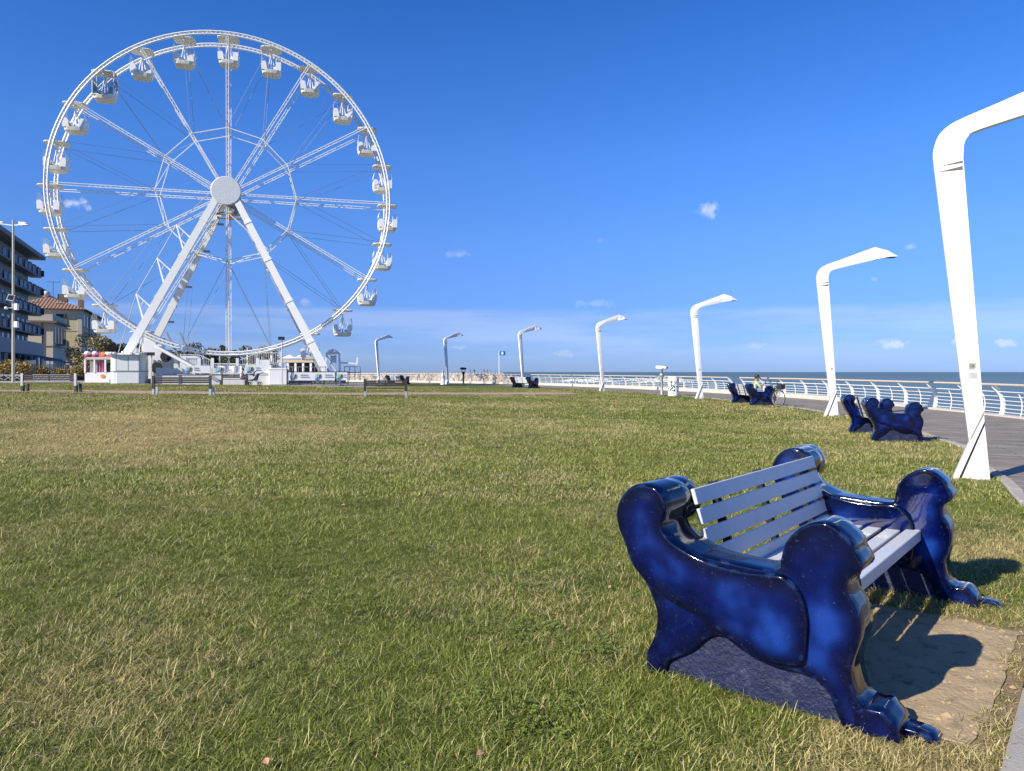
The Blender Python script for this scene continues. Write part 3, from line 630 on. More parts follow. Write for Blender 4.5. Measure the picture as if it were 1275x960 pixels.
# ---------------------------------------------------------------- promenade railing
PROF = [(0.0, -0.06), (0.045, 0.12), (0.065, 0.3), (0.05, 0.48), (-0.01, 0.66), (-0.11, 0.80), (-0.25, 0.93), (-0.31, 0.985)]
def make_railing():
    off = PW - 0.06; line = EDGE + EDGE_N * off; sel = (EDGE[:, 1] > 12) & (EDGE[:, 1] < 97)
    L = line[sel]; Nn = EDGE_N[sel]; Z = zprom(np.minimum(EDGE[sel][:, 1], 95)) + 0.05; S = np.r_[0, np.cumsum(np.linalg.norm(np.diff(L, axis=0), axis=1))]
    def P(s, r, z):
        x = np.interp(s, S, L[:, 0]); y = np.interp(s, S, L[:, 1]); nx = np.interp(s, S, Nn[:, 0]); ny = np.interp(s, S, Nn[:, 1]); zz = np.interp(s, S, Z)
        return Vector((x + nx * r, y + ny * r, zz + z))
    uu = np.array([U0 + F_PX * P(s, -.3, 0).x / P(s, -.3, 0).y for s in np.linspace(0, S[-1], 600)]); ss_ = np.linspace(0, S[-1], 600)
    ga = float(ss_[np.argmin(np.abs(uu - 922))]); gb = float(ss_[np.argmin(np.abs(uu - 906))])
    post = MB(); fin = MB()
    pr = PROF; w = [.13, .135, .135, .13, .125, .13, .10, .03]
    vs = []
    for (r, z), ww in zip(pr, w):
        i = pr.index((r, z)); a = Vector(pr[max(0, i - 1)]); b = Vector(pr[min(len(pr) - 1, i + 1)]); d = (b - a).normalized(); n = Vector((-d.y, d.x))
        for sd, tx in ((1, -.022), (1, .022), (-1, .022), (-1, -.022)): vs.append((tx, -(r + n.x * ww / 2 * sd), z + n.y * ww / 2 * sd))
    fs = [(0, 1, 2, 3), tuple(range(4 * (len(pr) - 1), 4 * len(pr)))[::-1]] + [(4 * i + k, 4 * i + (k + 1) % 4, 4 * i + 4 + (k + 1) % 4, 4 * i + 4 + k) for i in range(len(pr) - 1) for k in range(4)]
    post_me = MB().add(vs, fs).box((0, 0, 0.0), (.12, .2, .02)).mesh('post', RAILW)
    thin_me = MB().tube([(0, -r, z) for r, z in PROF[:6]], .016, 5).mesh('baluster', RAILW)
    arm_me = MB().tube([(0, -.0 , .03), (0, .0, .0)], .02, 5).mesh('x', RAILW)
    for (a, b, lb) in ((0, ga, 'white curved post railing along the near part of the promenade, right of the gap'), (gb, S[-1], 'white curved post railing along the far sea side of the promenade, left of the gap')):
        p0 = P((a + b) / 2, 0, 0); t = thing('promenade_railing', lb, 'railing', p0)
        def rel(v): return v - p0
        ns = max(4, int((b - a) / 0.9)); st = [a + (b - a) * i / ns for i in range(ns + 1)]
        MB().tube([rel(P(s, -.32, 1.0)) for s in st], .036, 8).build('handrail', HANDRAIL, t, True)
        for r, z, q in ((-.09, .765, .021), (.03, .60, .013), (.052, .46, .013), (.06, .33, .013), (.055, .20, .013), (.03, .08, .013)):
            MB().tube([rel(P(s, r, z)) for s in st], q, 5).build('rail', RAILW, t, True)
        n = int((b - a) / 2.1)
        for i in range(n + 1):
            s = a + (b - a) * i / n; p = rel(P(s, 0, 0)); q = P(s + .01, 0, 0) - P(s - .01, 0, 0); ang = math.atan2(q.y, q.x)
            o = link('post', post_me, t, p); o.rotation_euler = (0, 0, ang)
            if i < n:
                s += (b - a) / n / 2; o = link('baluster', thin_me, t, rel(P(s, 0, 0))); o.rotation_euler = (0, 0, ang)
make_railing()

# ---------------------------------------------------------------- glazed sphinx-shaped benches
BODY = [(1.16, -0.03), (1.165, 0.05), (1.165, 0.10), (1.135, 0.16), (1.112, 0.235), (1.112, 0.32), (1.145, 0.40), (1.18, 0.46), (1.19, 0.52), (1.15, 0.58), (1.0, 0.63), (0.8, 0.62), (0.6, 0.61), (0.51, 0.62),
        (0.498, 0.67), (0.478, 0.745), (0.42, 0.815), (0.35, 0.852), (0.28, 0.848), (0.215, 0.80), (0.192, 0.772), (0.190, 0.748), (0.160, 0.702), (0.166, 0.672), (0.205, 0.640), (0.222, 0.60),
        (0.212, 0.555), (0.180, 0.497), (0.168, 0.44), (0.173, 0.375), (0.195, 0.30), (0.207, 0.25), (0.196, 0.18), (0.172, 0.12), (0.10, 0.085), (0.095, -0.03),
        (0.21, -0.03), (0.262, 0.05), (0.29, 0.118), (0.345, 0.168), (0.42, 0.186), (0.51, 0.182), (0.61, 0.198), (0.68, 0.223), (0.735, 0.251), (0.787, 0.266), (0.845, 0.241), (0.92, 0.165), (1.0, 0.112), (1.055, 0.065), (1.07, -0.03)]
HILL = [(1.08, -0.04), (1.075, 0.09), (0.99, 0.145), (0.92, 0.20), (0.84, 0.27), (0.79, 0.29), (0.73, 0.275), (0.6, 0.225), (0.5, 0.21), (0.4, 0.21), (0.32, 0.185), (0.255, 0.13), (0.2, -0.04)]
ARM = [(1.318, 0.79), (1.308, 0.715), (1.268, 0.627), (1.235, 0.545), (1.19, 0.495), (1.127, 0.44), (1.016, 0.385), (0.862, 0.345), (0.778, 0.306), (0.69, 0.268), (0.611, 0.232), (0.543, 0.218), (0.461, 0.220), (0.405, 0.232),
       (0.386, 0.265), (0.378, 0.344), (0.376, 0.441), (0.395, 0.525), (0.440, 0.585), (0.505, 0.608), (0.645, 0.598), (0.769, 0.605), (0.88, 0.625), (0.977, 0.662), (1.035, 0.70), (1.066, 0.745), (1.058, 0.79), (1.042, 0.84), (1.055, 0.89), (1.097, 0.93), (1.179, 0.943), (1.245, 0.915), (1.295, 0.858)]
def sharp(o, *idx):
    out = []
    for i, p in enumerate(o):
        if i in idx:
            a, b = np.array(o[i - 1]), np.array(o[(i + 1) % len(o)]); q = np.array(p); out += [tuple(q + (a - q) / np.linalg.norm(a - q) * .006), tuple(q), tuple(q + (b - q) / np.linalg.norm(b - q) * .006)]
        else: out.append(p)
    return out
BODY = sharp(BODY, 14, 19, 20, 21, 22, 25, 31, 34)
ARM = sharp(ARM, 13)
def pillow(outline, x0, x1, bulge, lip, res=0.02, smooth_n=4):
    """a slab between x0 and x1 whose two faces swell softly and whose rim is rounded"""
    o = resample(catmull(outline, smooth_n, True), res * 0.75, True)
    if sum(o[i - 1][0] * o[i][1] - o[i][0] * o[i - 1][1] for i in range(len(o))) < 0: o = o[::-1]
    t = np.roll(o, -1, 0) - np.roll(o, 1, 0); t /= np.linalg.norm(t, axis=1)[:, None] + 1e-9; nin = np.c_[-t[:, 1], t[:, 0]]
    ring = []
    for q in (lip * 0.35, lip, lip * 1.8, lip * 2.8):
        p = o + nin * q; p = p[inside(p, o)]; ring.append(p[seg_dist(p, o, True) > q * 0.9])
    lo, hi = o.min(0), o.max(0); g = np.stack(np.meshgrid(np.arange(lo[0], hi[0], res), np.arange(lo[1], hi[1], res)), -1).reshape(-1, 2)
    g = g[inside(g, o)]; g = g[seg_dist(g, o, True) > lip * 3.2]
    v, f = fill(o, np.vstack(ring + [g])); n = len(o); d = seg_dist(v, o, True)
    h = lip * np.sqrt(np.clip(1 - (1 - np.clip(d / lip, 0, 1)) ** 2, 0, 1)) + bulge * sst(d / 0.13)
    rim = np.clip(1 - d / 0.024, 0, 1) - 2.0 * sst((d - .012) / 0.085)
    A = np.c_[x0 + lip - h, v]; B = np.c_[x1 - lip + h, v]; m = len(v)
    vs = A.tolist() + B.tolist(); fs = [tuple(t) for t in f] + [tuple(m + i for i in t)[::-1] for t in f]
    mid = max(1, int((x1 - x0) / 0.06)); prev = list(range(n)); rims = list(rim) + list(rim)
    for k in range(1, mid + 1):
        if k == mid: cur = [m + i for i in range(n)]
        else:
            x = x0 + lip + (x1 - x0 - 2 * lip) * k / mid; cur = list(range(len(vs), len(vs) + n)); vs += [(x, p[0], p[1]) for p in o]; rims += [0.15] * n
        fs += [(prev[i], cur[i], cur[(i + 1) % n], prev[(i + 1) % n]) for i in range(n)]; prev = cur
    return vs, fs, rims
def pmesh(name, mats, *parts):
    vs, fs, rm = [], [], []
    for v, f, r in parts:
        o = len(vs); vs += v; fs += [tuple(i + o for i in t) for t in f]; rm += list(r)
    me = bpy.data.meshes.new(name); me.from_pydata(vs, [], fs); me.materials.append(mats)
    rm = np.array(rm, np.float32); a = me.attributes.new('rim', 'FLOAT', 'POINT'); a.data.foreach_set('value', np.clip(rm, 0, 1)); a = me.attributes.new('core', 'FLOAT', 'POINT'); a.data.foreach_set('value', np.clip(-rm / 2, 0, 1))
    bm = bmesh.new(); bm.from_mesh(me); bmesh.ops.recalc_face_normals(bm, faces=bm.faces); bm.to_mesh(me); bm.free()
    me.polygons.foreach_set('use_smooth', [True] * len(me.polygons)); me.set_sharp_from_angle(angle=R_(48)); return me
def plain(mb, rim=0.1): return mb.v, mb.f, [rim] * len(mb.v)
BL = 2.4
def make_sphinx_bench():
    root = thing('ceramic_bench', 'x', 'bench')
    body0 = pillow(BODY, 0.0, 0.215, 0.007, 0.008); arm0 = pillow(ARM, -0.038, 0.255, 0.009, 0.010); hill0 = pillow(HILL, 0.03, 0.185, 0.004, 0.012, 0.03)
    roll = [(1.18 + 0.131 * math.cos(a), 0.812 + 0.131 * math.sin(a)) for a in np.linspace(0, 2 * math.pi, 20, endpoint=False)]
    roll0 = pillow(roll, 0.20, 0.385, 0.004, 0.012)
    paw_o = [(0.20, -0.03), (0.195, 0.085), (0.15, 0.11), (0.085, 0.112), (0.075, 0.108), (0.03, 0.065), (0.026, 0.055), (0.012, -0.03)]
    paw0 = pillow(paw_o, -0.004, 0.205, 0.001, 0.006, 0.02, 1)
    toe_o = [(0.05, -0.03), (0.04, 0.035), (-0.03, 0.034), (-0.075, 0.026), (-0.10, 0.008), (-0.105, -0.03)]
    toe0 = pillow(toe_o, 0.085, 0.20, 0.001, 0.006, 0.02, 1)
    def shifted(p): return [(BL - .2 + x, y, z) for x, y, z in p[0]], p[1], p[2]
    for k, fn in enumerate((lambda p: p, shifted)):
        side = link('end_piece', pmesh('end_piece', CERAM, fn(body0)), root)
        link('armrest', pmesh('armrest', CERAM, fn(arm0), fn(roll0)), side)
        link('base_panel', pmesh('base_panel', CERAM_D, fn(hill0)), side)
        link('paw', pmesh('paw', CERAM, fn(paw0), fn(toe0)), side)
    x0, x1 = 0.255, BL - 0.205; L = x1 - x0
    for i in range(5):
        c0 = Vector((0.902, 0.408)); c1 = Vector((1.045, 0.905)); d = (c1 - c0).normalized(); p = c0 + (c1 - c0) * ((i + 0.5) / 5)
        ang = math.atan2(d.y, d.x)                                   # slat stands along d, leaning back
        m = MB().cbox((0, 0, 0), (L, 0.083, 0.022), 0.004); M = Matrix.Rotation(ang, 4, 'X')
        m.v = [tuple(M @ Vector(q) + Vector(((x0 + x1) / 2, p.x, p.y))) for q in m.v]
        m.build('back_slat', SLAT, root)
    for i in range(5):
        y = 0.335 + i * 0.116
        MB().cbox(((x0 + x1) / 2 - .02, y + 0.05, (0.435 if i else 0.42)), (L + .06, 0.086, 0.022 if i else 0.072), 0.004).build('seat_slat', SLAT, root)
    for x in (x0 + 0.30, BL / 2, x1 - 0.30):
        b = MB(); b.bar((x, 0.36, 0.405), (x, 0.93, 0.405), 0.05, 0.02).bar((x, 0.925, 0.40), (x, 1.065, 0.90), 0.05, 0.016, (1, 0, 0)); b.build('slat_bracket', BRACKET, root)
    MB().bar((0.2, 0.52, 0.38), (BL - 0.2, 0.52, 0.38), 0.04, 0.04).build('seat_beam', BRACKET, root)
    MB().bar((0.2, 0.80, 0.385), (BL - 0.2, 0.80, 0.385), 0.04, 0.04).build('seat_beam', BRACKET, root)
    return root
bench0 = make_sphinx_bench()
def place_bench(o, x, y, rz, label, sink=0.0):
    o.location = (x, y, gz(x, y) - sink); o.rotation_euler = (0, 0, rz); tag(o, label, 'bench', 'glazed blue benches along the edge of the lawn')
bench0.location = (0, 0, 0)
BL_ANG = math.atan2(bL[1], bL[0])
for i, (x, y, rz, lb) in enumerate((
        (bA[0], bA[1], BL_ANG, 'big glossy cobalt blue bench with pale slats in the right foreground'),
        (8.85, 15.55, R_(77), 'blue ceramic bench standing between the two nearest white lamps'),
        (11.36, 31.6, R_(93), 'blue ceramic bench on which the man in a cap sits beside a bicycle'),
        (2.4, 63.0, R_(128), 'blue ceramic bench beside the lamp left of the middle of the railing'),
        (-10.9, 79.5, R_(143), 'farthest blue ceramic bench, in front of the rocky breakwater'))):
    o = bench0 if i == 0 else copy_tree(bench0)
    place_bench(o, x, y, rz, lb)
    if i == 0: o.location.z = 0.0
bench0['label'] = 'big glossy cobalt blue bench with pale slats in the right foreground'

# ---------------------------------------------------------------- lamps with a bent blade mast
def make_lamp():
    root = thing('street_lamp', 'x', 'street lamp')
    T = 0.13                                                         # thickness across the blade
    def slab(name, pts, t0, t1, m, parent, ch=0.005):
        b = MB(); b.prism(pts, lambda s, z: (s, t0, z), lambda s, z: (s, t1, z)); me = b.mesh(name, m)
        bm = bmesh.new(); bm.from_mesh(me); bmesh.ops.bevel(bm, geom=[e for e in bm.edges if e.calc_face_angle(0) > 1.0], offset=ch, segments=2, affect='EDGES', profile=0.5); bm.to_mesh(me); bm.free()
        me.polygons.foreach_set('use_smooth', [True] * len(me.polygons)); me.set_sharp_from_angle(angle=R_(35)); return link(name, me, parent)
    # mast: leans slightly towards the lawn, split from the base plate along a slanting joint
    slab('mast', [(-0.045, 0.56), (0.128, 0.975), (0.115, 1.12), (-0.115, 4.50), (-0.475, 4.50), (-0.150, 1.47)], -T / 2, T / 2, LAMPW, root)
    slab('base_plate', [(-0.235, -0.15), (-0.235, 0.0), (-0.05, 0.50), (0.130, 0.90), (0.207, 0.0), (0.215, -0.15)], -T / 2 + .012, T / 2 - .012, LAMPW, root)
    slab('joint_rib', [(-0.262, -0.12), (-0.255, 0.0), (-0.052, 0.525), (0.126, 0.935), (0.131, 0.845), (-0.19, 0.0), (-0.195, -0.12)], -T / 2 - .03, T / 2 + .03, LAMPW, root, .006)
    slab('joint_shadow_gap', [(-0.04, 0.59), (0.122, 0.975), (0.1235, 0.945), (0.0, 0.64)], -T / 2 - .003, T / 2 + .003, GROOVE, root, .001)
    slab('joint_shadow_gap', [(-0.188, 0.0), (0.133, 0.83), (0.135, 0.79), (-0.155, 0.0)], -T / 2 + .006, T / 2 - .006, GROOVE, root, .001)
    # head: elbow, arm and the folded leaf at its end
    ob = catmull([(-0.475, 4.5005), (-0.478, 4.66), (-0.42, 4.85), (-0.31, 4.97), (-0.14, 5.06), (0.35, 5.235), (1.34, 5.60)], 9)
    ib = catmull([(1.62, 5.245), (0.6, 5.01), (0.04, 4.87), (-0.06, 4.80), (-0.105, 4.70), (-0.116, 4.5005)], 9)
    pts = [tuple(p) for p in ob] + [tuple(p) for p in ib]
    slab('arm', pts, -T / 2, T / 2, LAMPW, root)
    b = MB()                                                         # widening leaf-shaped hood over the lantern
    sec = [(1.25, 5.57, 5.17, .066), (1.36, 5.60, 5.20, .11), (1.75, 5.48, 5.265, .15), (2.07, 5.30, 5.285, .09)]
    vs = []
    for s, zt, zb, w in sec: vs += [(s, -w * .55, zt), (s, w * .55, zt), (s, w, zb), (s, -w, zb)]
    fs = [(0, 3, 2, 1), (12, 13, 14, 15)] + [(4 * i + k, 4 * i + (k + 1) % 4, 4 * i + 4 + (k + 1) % 4, 4 * i + 4 + k) for i in range(3) for k in range(4)]
    b.add(vs, fs).build('hood', LAMPW, root)
    MB().box((1.86, 0, 5.262), (.30, .2, .025)).build('lantern', GROOVE, root)
    # hatch slits below the elbow and the small door plates
    for z in (4.455, 4.38): MB().prism([(-0.44, z - .035), (-0.125, z + .02), (-0.125, z - .035 if z < 4.4 else z - .012)], lambda s, q: (s, -T / 2 - .004, q), lambda s, q: (s, T / 2 + .004, q)).build('joint_slit', GROOVE, root)
    MB().box((-0.02, 0, 1.55 if False else 1.60), (.07, T + .008, .08)).build('cable_plate', STICKER, root)
    return root
lamp0 = make_lamp()
LAMPS = [(6.42, 10.3, -25, 'tall white blade street lamp nearest the camera, cut by the right edge of the photo'),
         (10.6, 24.5, -6, 'white blade street lamp second from the right, behind the middle blue bench'),
         (9.9, 39.0, 8, 'white blade street lamp left of the seated man in a cap'),
         (6.45, 52.9, 20, 'white blade street lamp left of the coin binoculars and spotted bin'),
         (0.95, 65.7, 33, 'white blade street lamp beside the blue bench left of centre'),
         (-6.85, 78.3, 40, 'white blade street lamp between the white post and the dark binoculars'),
         (-15.4, 85.2, 48, 'farthest blade street lamp, grey in shade just right of the ferris wheel')]
for i, (x, y, deg, lb) in enumerate(LAMPS):
    o = lamp0 if i == 0 else copy_tree(lamp0)
    o.location = (x, y, (-0.03, 0, 0.02, 0.03, 0.1, 0.12, 0.24)[i]); o.rotation_euler = (0, 0, R_(deg)); tag(o, lb, 'street lamp', 'white street lamps along the promenade')
st = [c for c in bpy.data.objects if c.parent == lamp0 and c.name.startswith('mast')][0]
for z, w in ((1.62, .085), (1.48, .10)): MB().box((0.0 - .05 * (z - 1.5), 0, z), (w, .138, .085)).build('sticker', STICKER, st)

# ---------------------------------------------------------------- coin binoculars, bin, white post
def binoculars(x, y, z, rz, label, m1, m2):
    r = thing('coin_binoculars', label, 'binoculars', (x, y, z), rz, 'coin binoculars on the promenade')
    MB().lathe([(.30, 0), (.30, .05), (.12, .07), (.085, .12), (.075, 1.05), (.11, 1.12)], 12).build('pedestal', m1, r, True)
    MB().lathe([(.10, 1.10), (.14, 1.18), (.13, 1.30), (.08, 1.36)], 10).build('coin_box', m1, r, True)
    f = MB(); f.tube([(-.05, 0, 1.32), (-.19, 0, 1.40), (-.21, 0, 1.62)], .028, 6).tube([(.05, 0, 1.32), (.19, 0, 1.40), (.21, 0, 1.62)], .028, 6); f.build('yoke', m1, r, True)
    h = MB()
    for s in (-.09, .09): h.lathe([(.07, -.28), (.10, -.22), (.12, .0), (.115, .25), (.09, .33)], 10, (s, 0, 1.66), Matrix.Rotation(R_(-86), 3, 'X'))
    h.cbox((0, .0, 1.66), (.44, .34, .17), .05); h.build('binocular_head', m2, r, True)
    for s in (-.09, .09): MB().lathe([(.055, 0), (.06, .07)], 10, (s, -.28, 1.67), Matrix.Rotation(R_(94), 3, 'X')).build('eyepiece', BLACK, r)
    return r
bx, by, ba = edge_at(48.0, 0.9)
yb = 44.0; binoculars(px(824, yb), yb, float(zprom(yb)), R_(70), 'pale headed coin binoculars on a grey stand beside the spotted bin', GREYP, WHITE)
yb = 73.0; binoculars(px(577, yb), yb, 0.16, R_(40), 'small dark coin binoculars before the rocky breakwater', BRACKET, BRACKET)
def spotted_bin(x, y, z):
    r = thing('litter_bin', 'white cylindrical litter bin with irregular black holes, by the coin binoculars', 'bin', (x, y, z))
    H, Rr = 1.12, .31; MB().lathe([(Rr * .93, .0), (Rr * .93, .06), (Rr * .90, .08), (Rr * .90, H - .05)], 24).build('liner', BLACK, r, True)
    # the shell is a real sheet pierced by holes
    n, mrows = 30, 17; hole = set(); q = random.Random(5)
    for _ in range(95):
        k, j = q.randrange(n), q.randrange(2, mrows - 2)
        for a in range(q.choice((1, 1, 2))):
            hole.add(((k + a) % n, min(mrows - 3, j + (a if q.random() < .5 else 0))))
    vs = [(Rr * math.cos(2 * math.pi * k / n), Rr * math.sin(2 * math.pi * k / n), .03 + (H - .03) * j / mrows) for j in range(mrows + 1) for k in range(n)]
    fs = [(j * n + k, j * n + (k + 1) % n, (j + 1) * n + (k + 1) % n, (j + 1) * n + k) for j in range(mrows) for k in range(n) if (k, j) not in hole]
    MB().add(vs, fs).build('pierced_shell', WHITE, r, True)
    MB().lathe([(Rr + .01, H - .02), (Rr + .01, H + .02), (Rr * .8, H + .04), (.02, H + .045)], 24).build('lid', WHITE, r, True)
    MB().lathe([(Rr + .02, 0), (Rr + .02, .035), (Rr * .9, .04)], 24).build('foot_ring', GREYP, r, True)
spotted_bin(px(838.5, 43.0), 43.0, float(zprom(43)))
def white_post(x, y, z):
    r = thing('white_post', 'slim white post with a round top beside the sixth lamp, before the breakwater', 'post', (x, y, z))
    MB().lathe([(.26, 0), (.26, .12), (.20, .16), (.19, .95), (.13, 1.05), (.10, 1.3)], 12).build('column', WHITE, r, True)
    MB().ball((0, 0, 1.42), .14, 10).build('round_top', WHITE, r, True)
white_post(px(551.5, 77), 77.0, 0.16)

# ---------------------------------------------------------------- grey metal benches by the brick path
def metal_bench(L, label, x, y, rz, leg=STEEL, seat_h=.44, top=.83, up=DARKM):
    r = thing('metal_bench', label, 'bench', (x, y, gz(x, y)), rz, 'grey metal benches by the paths')
    for s in (-1, 1):
        lg = MB(); lg.box((s * L / 2, .03, (seat_h - .09) / 2 - .05), (.10, .16, seat_h - .0)); lg.build('leg', leg, r)
        MB().box((s * L / 2, -.02, (seat_h + top) / 2 - .03), (.11, .07, top - seat_h + .22)).build('back_post', up, r)
        MB().box((s * (L / 2 - .002), .36, seat_h / 2 - .05), (.09, .12, seat_h)).build('leg', leg, r)
    for i in range(5): MB().cbox((0, .04 + i * .085, seat_h), (L - .11, .072, .03), .006).build('seat_slat', DARKM, r)
    for i in range(3): MB().cbox((0, -.02 + .012 * i, top - .03 - i * .098), (L - .11, .028, .080), .006).build('back_slat', DARKM, r)
    MB().box((0, -.01, top - .13), (.05, .04, .30)).build('middle_stay', DARKM, r)
    return r
metal_bench(2.62, 'dark slatted metal bench in front of the white ticket kiosk', px(226.5, 34.0), 34.0, R_(0))
metal_bench(2.0, 'dark slatted metal bench to the right of the ferris wheel, on the path edge', px(480, 36.2), 36.2, R_(2))
metal_bench(2.66, 'grey metal bench with pale front-lit posts at the far left before the golden hedge', px(61, 35.6), 35.6, R_(-3), DARKM, .44, .82, STEEL)  # posts get lighter metal than the legs: front light put into the colour

# ---------------------------------------------------------------- the ferris wheel
WX, WY = -23.9, 62.0
WZ = gz(WX, WY)
WR = math.atan2(0.27, 0.963)
HUBZ = EYE + 222 * 62.0 / F_PX - WZ; RAD = 13.45; SEP = 2.5
def WL(x, y, z=0.0):
    """world point -> wheel frame"""
    c, s = math.cos(-WR), math.sin(-WR); dx, dy = x - WX, y - WY; return Vector((dx * c - dy * s, dx * s + dy * c, z - WZ))
def WU(u, v, y): return WL(*at(u, v, y))
def make_wheel():
    root = thing('ferris_wheel', 'tall white ferris wheel with open gondolas rising on the left', 'ferris wheel', (WX, WY, WZ), WR)
    H = Vector((0, 0, HUBZ))
    def rp(a, r, y): return H + Vector((math.sin(a) * r, y, math.cos(a) * r))
    ang = [2 * math.pi * k / 24 for k in range(24)]
    for y in (0.0, SEP):
        b = MB(); n = 120; A = [2 * math.pi * k / n for k in range(n)]
        b.tube([rp(a, RAD + .10, y) for a in A], .075, 6, closed=True).tube([rp(a, RAD - .14, y) for a in A], .075, 6, closed=True)
        for k in range(n):
            a0, a1 = A[k], A[k] + math.pi / n
            b.bar(rp(a0, RAD + .10, y), rp(a1, RAD - .14, y), .09, .04).bar(rp(a1, RAD - .14, y), rp(A[k] + 2 * math.pi / n, RAD + .10, y), .09, .04)
        b.build('rim', WHEELW, root, True)
        for k in range(0, 24, 2):                                        # spokes: a pair of chords with lacing, forked near the rim
            a = ang[k]; t = Vector((math.cos(a), 0, -math.sin(a))); b = MB(); yi = y + (.10 if y == 0 else -.10)
            p0, pm, p1 = rp(a, .9, yi), rp(a, RAD * .78, yi), rp(a, RAD - .2, y)
            for s in (-1, 1):
                b.bar(p0 + t * s * .075, pm + t * s * .10, .052).bar(pm + t * s * .10, p1 + t * s * .08, .052)
            for i in range(26):
                f0, f1 = i / 26, (i + 1) / 26; s = 1 if i % 2 else -1
                b.bar(p0.lerp(pm, f0) + t * s * (.075 + .025 * f0), p0.lerp(pm, f1) - t * s * (.075 + .025 * f1), .024)
            b.build('spoke', WHEELW, root)
    b = MB()
    for k in range(0, 24, 2):                                            # inner ring of braces and ties between the two planes
        for y in (.1, SEP - .1):
            b.bar(rp(ang[k], RAD * .415, y), rp(ang[(k + 2) % 24], RAD * .415, y), .062)
        b.bar(rp(ang[k], RAD * .415, .1), rp(ang[k], RAD * .415, SEP - .1), .08)
        b.bar(rp(ang[k], RAD * .415, .1), rp(ang[(k + 2) % 24], RAD * .415, SEP - .1), .03)
    b.m = 0; b.build('inner_brace_ring', WHEELW, root)
    for k in range(1, 24, 2):
        b = MB()
        for y in (0, SEP):
            for q in (-1, 1): b.tube([rp(ang[k], RAD - .2, y), rp(ang[(k + q) % 24], RAD * .42, y)], .014, 4)
        b.build('stay_cable', CABLE, root)
    # hub
    MB().lathe([(.02, -.04), (1.14, -.04), (1.20, 0), (1.16, .06), (.3, .08)], 40, (0, -1.02, HUBZ), Matrix.Rotation(R_(-90), 3, 'X')).build('hub_disk', HUBM, root)
    MB().lathe([(.62, -.5), (.95, -.1), (.95, .05), (.55, .1), (.55, SEP - .1), (.95, SEP), (.95, SEP + .1), (.5, SEP + .8)], 20, (0, 0, HUBZ), Matrix.Rotation(R_(-90), 3, 'X')).build('axle', GREYP, root)
    b = MB().bar((-1.0, .4, HUBZ - 1.65), (1.0, .4, HUBZ - 1.65), .5, .12).bar((-1.0, 2.1, HUBZ - 1.65), (1.0, 2.1, HUBZ - 1.65), .5, .12).box((.6, .3, HUBZ - 1.3), (.5, .5, .5)).box((-.5, .3, HUBZ - 1.25), (.4, .4, .6)); b.build('hub_walkway', GREYP, root)
    MB().box((.35, .15, HUBZ - 1.83), (.42, .4, .3)).build('orange_motor', ORANGE, root)
    # legs
    top = {-1: Vector((-.62, -.75, HUBZ - .35)), 1: Vector((.62, -.75, HUBZ - .35))}
    ft = {(-1, 0): WU(137, 476, 58.0), (1, 0): WU(413, 474, 62.2), (-1, 1): WU(167, 473, 68.0), (1, 1): WU(407, 471, 71.5)}
    for p in ft.values(): p.z = 0.15
    for (s, f), p in ft.items():
        tp = Vector((top[s].x, -.75 if f == 0 else SEP + .75, top[s].z)); up = (0, 1, 0)
        lg = MB().bar(p, tp, .62, .48, up, .85).build('support_leg', WHITE, root)
        e = MB()                                                         # edge flanges and splice plates
        d = (tp - p)
        for q in (.22, .44, .66, .86): e.bar(p + d * (q - .006), p + d * (q + .006), .70 - .09 * q, .54 - .06 * q, up)
        e.build('splice_plate', WHITE, lg)
        MB().box(p + Vector((0, 0, -.1)), (1.3, 1.2, .3)).build('foot_plate', GREYP, lg)
        if s == -1 and f == 0:
            for q in (.36, .55, .73):
                c = p + d * q; n = Vector((-d.z, 0, d.x)).normalized(); n = n if n.x < 0 else -n; dn = d.normalized(); o1 = c + n * 1.6 + dn * .9
                br = MB().bar(c + n * .3 + dn * .5, o1, .10).bar(c + n * .3 - dn * .6, o1, .10).bar(c + n * .9 + dn * .72, c + n * .9 + dn * .05, .07)
                br.build('outrigger', WHITE, lg)
            pts = [tp + Vector((-.6, 0, .2))] + [p + d * q + Vector((-d.z, 0, d.x)).normalized() * (1.6 if -d.z < 0 else -1.6) + d.normalized() * .9 for q in (.73, .55, .36)] + [p + d * .14 + Vector((-d.z, 0, d.x)).normalized() * (.6 if -d.z < 0 else -.6)]
            MB().tube(pts, .03, 4).build('stay_cable', CABLE, lg)
        if s == -1 and f == 1:
            b = MB()
            for q in (.25, .35, .55, .75, .9): b.box(p + d * q + Vector((.55, 0, 0)), (.5, .3, .16))
            b.build('floodlight', GREYP, lg)
    MB().tube([Vector((.1, -.6, HUBZ - 1.7)), Vector((3.3, -.2, HUBZ - 4.6))], .055, 6).build('hub_strut', WHITE, root)
    # base beams joining the feet
    b = MB()
    for a, c in (((-1, 0), (-1, 1)), ((1, 0), (1, 1)), ((-1, 0), (1, 0)), ((-1, 1), (1, 1))): b.bar(ft[a] + Vector((0, 0, .15)), ft[c] + Vector((0, 0, .15)), .5, .4)
    b.build('base_beam', GREYP, root)
    # gondolas, hung upright from both rims
    cy = SEP / 2
    def tub():
        b = MB(); sec = [(.66, .58, -2.42), (.82, .72, -2.34), (.88, .78, -2.10), (.88, .78, -2.06)]
        vs = []; n = 20
        def sq(t, a, c): return (a * math.copysign(abs(math.cos(t)) ** .45, math.cos(t)), c * math.copysign(abs(math.sin(t)) ** .45, math.sin(t)))
        for a, c, z in sec: vs += [(*sq(2 * math.pi * k / n + .01, a, c), z) for k in range(n)]
        fs = [tuple(range(n))[::-1], tuple(range(3 * n, 4 * n))] + [(i * n + k, i * n + (k + 1) % n, i * n + n + (k + 1) % n, i * n + n + k) for i in range(3) for k in range(n)]
        return b.add(vs, fs).mesh('gondola', CREAMW)
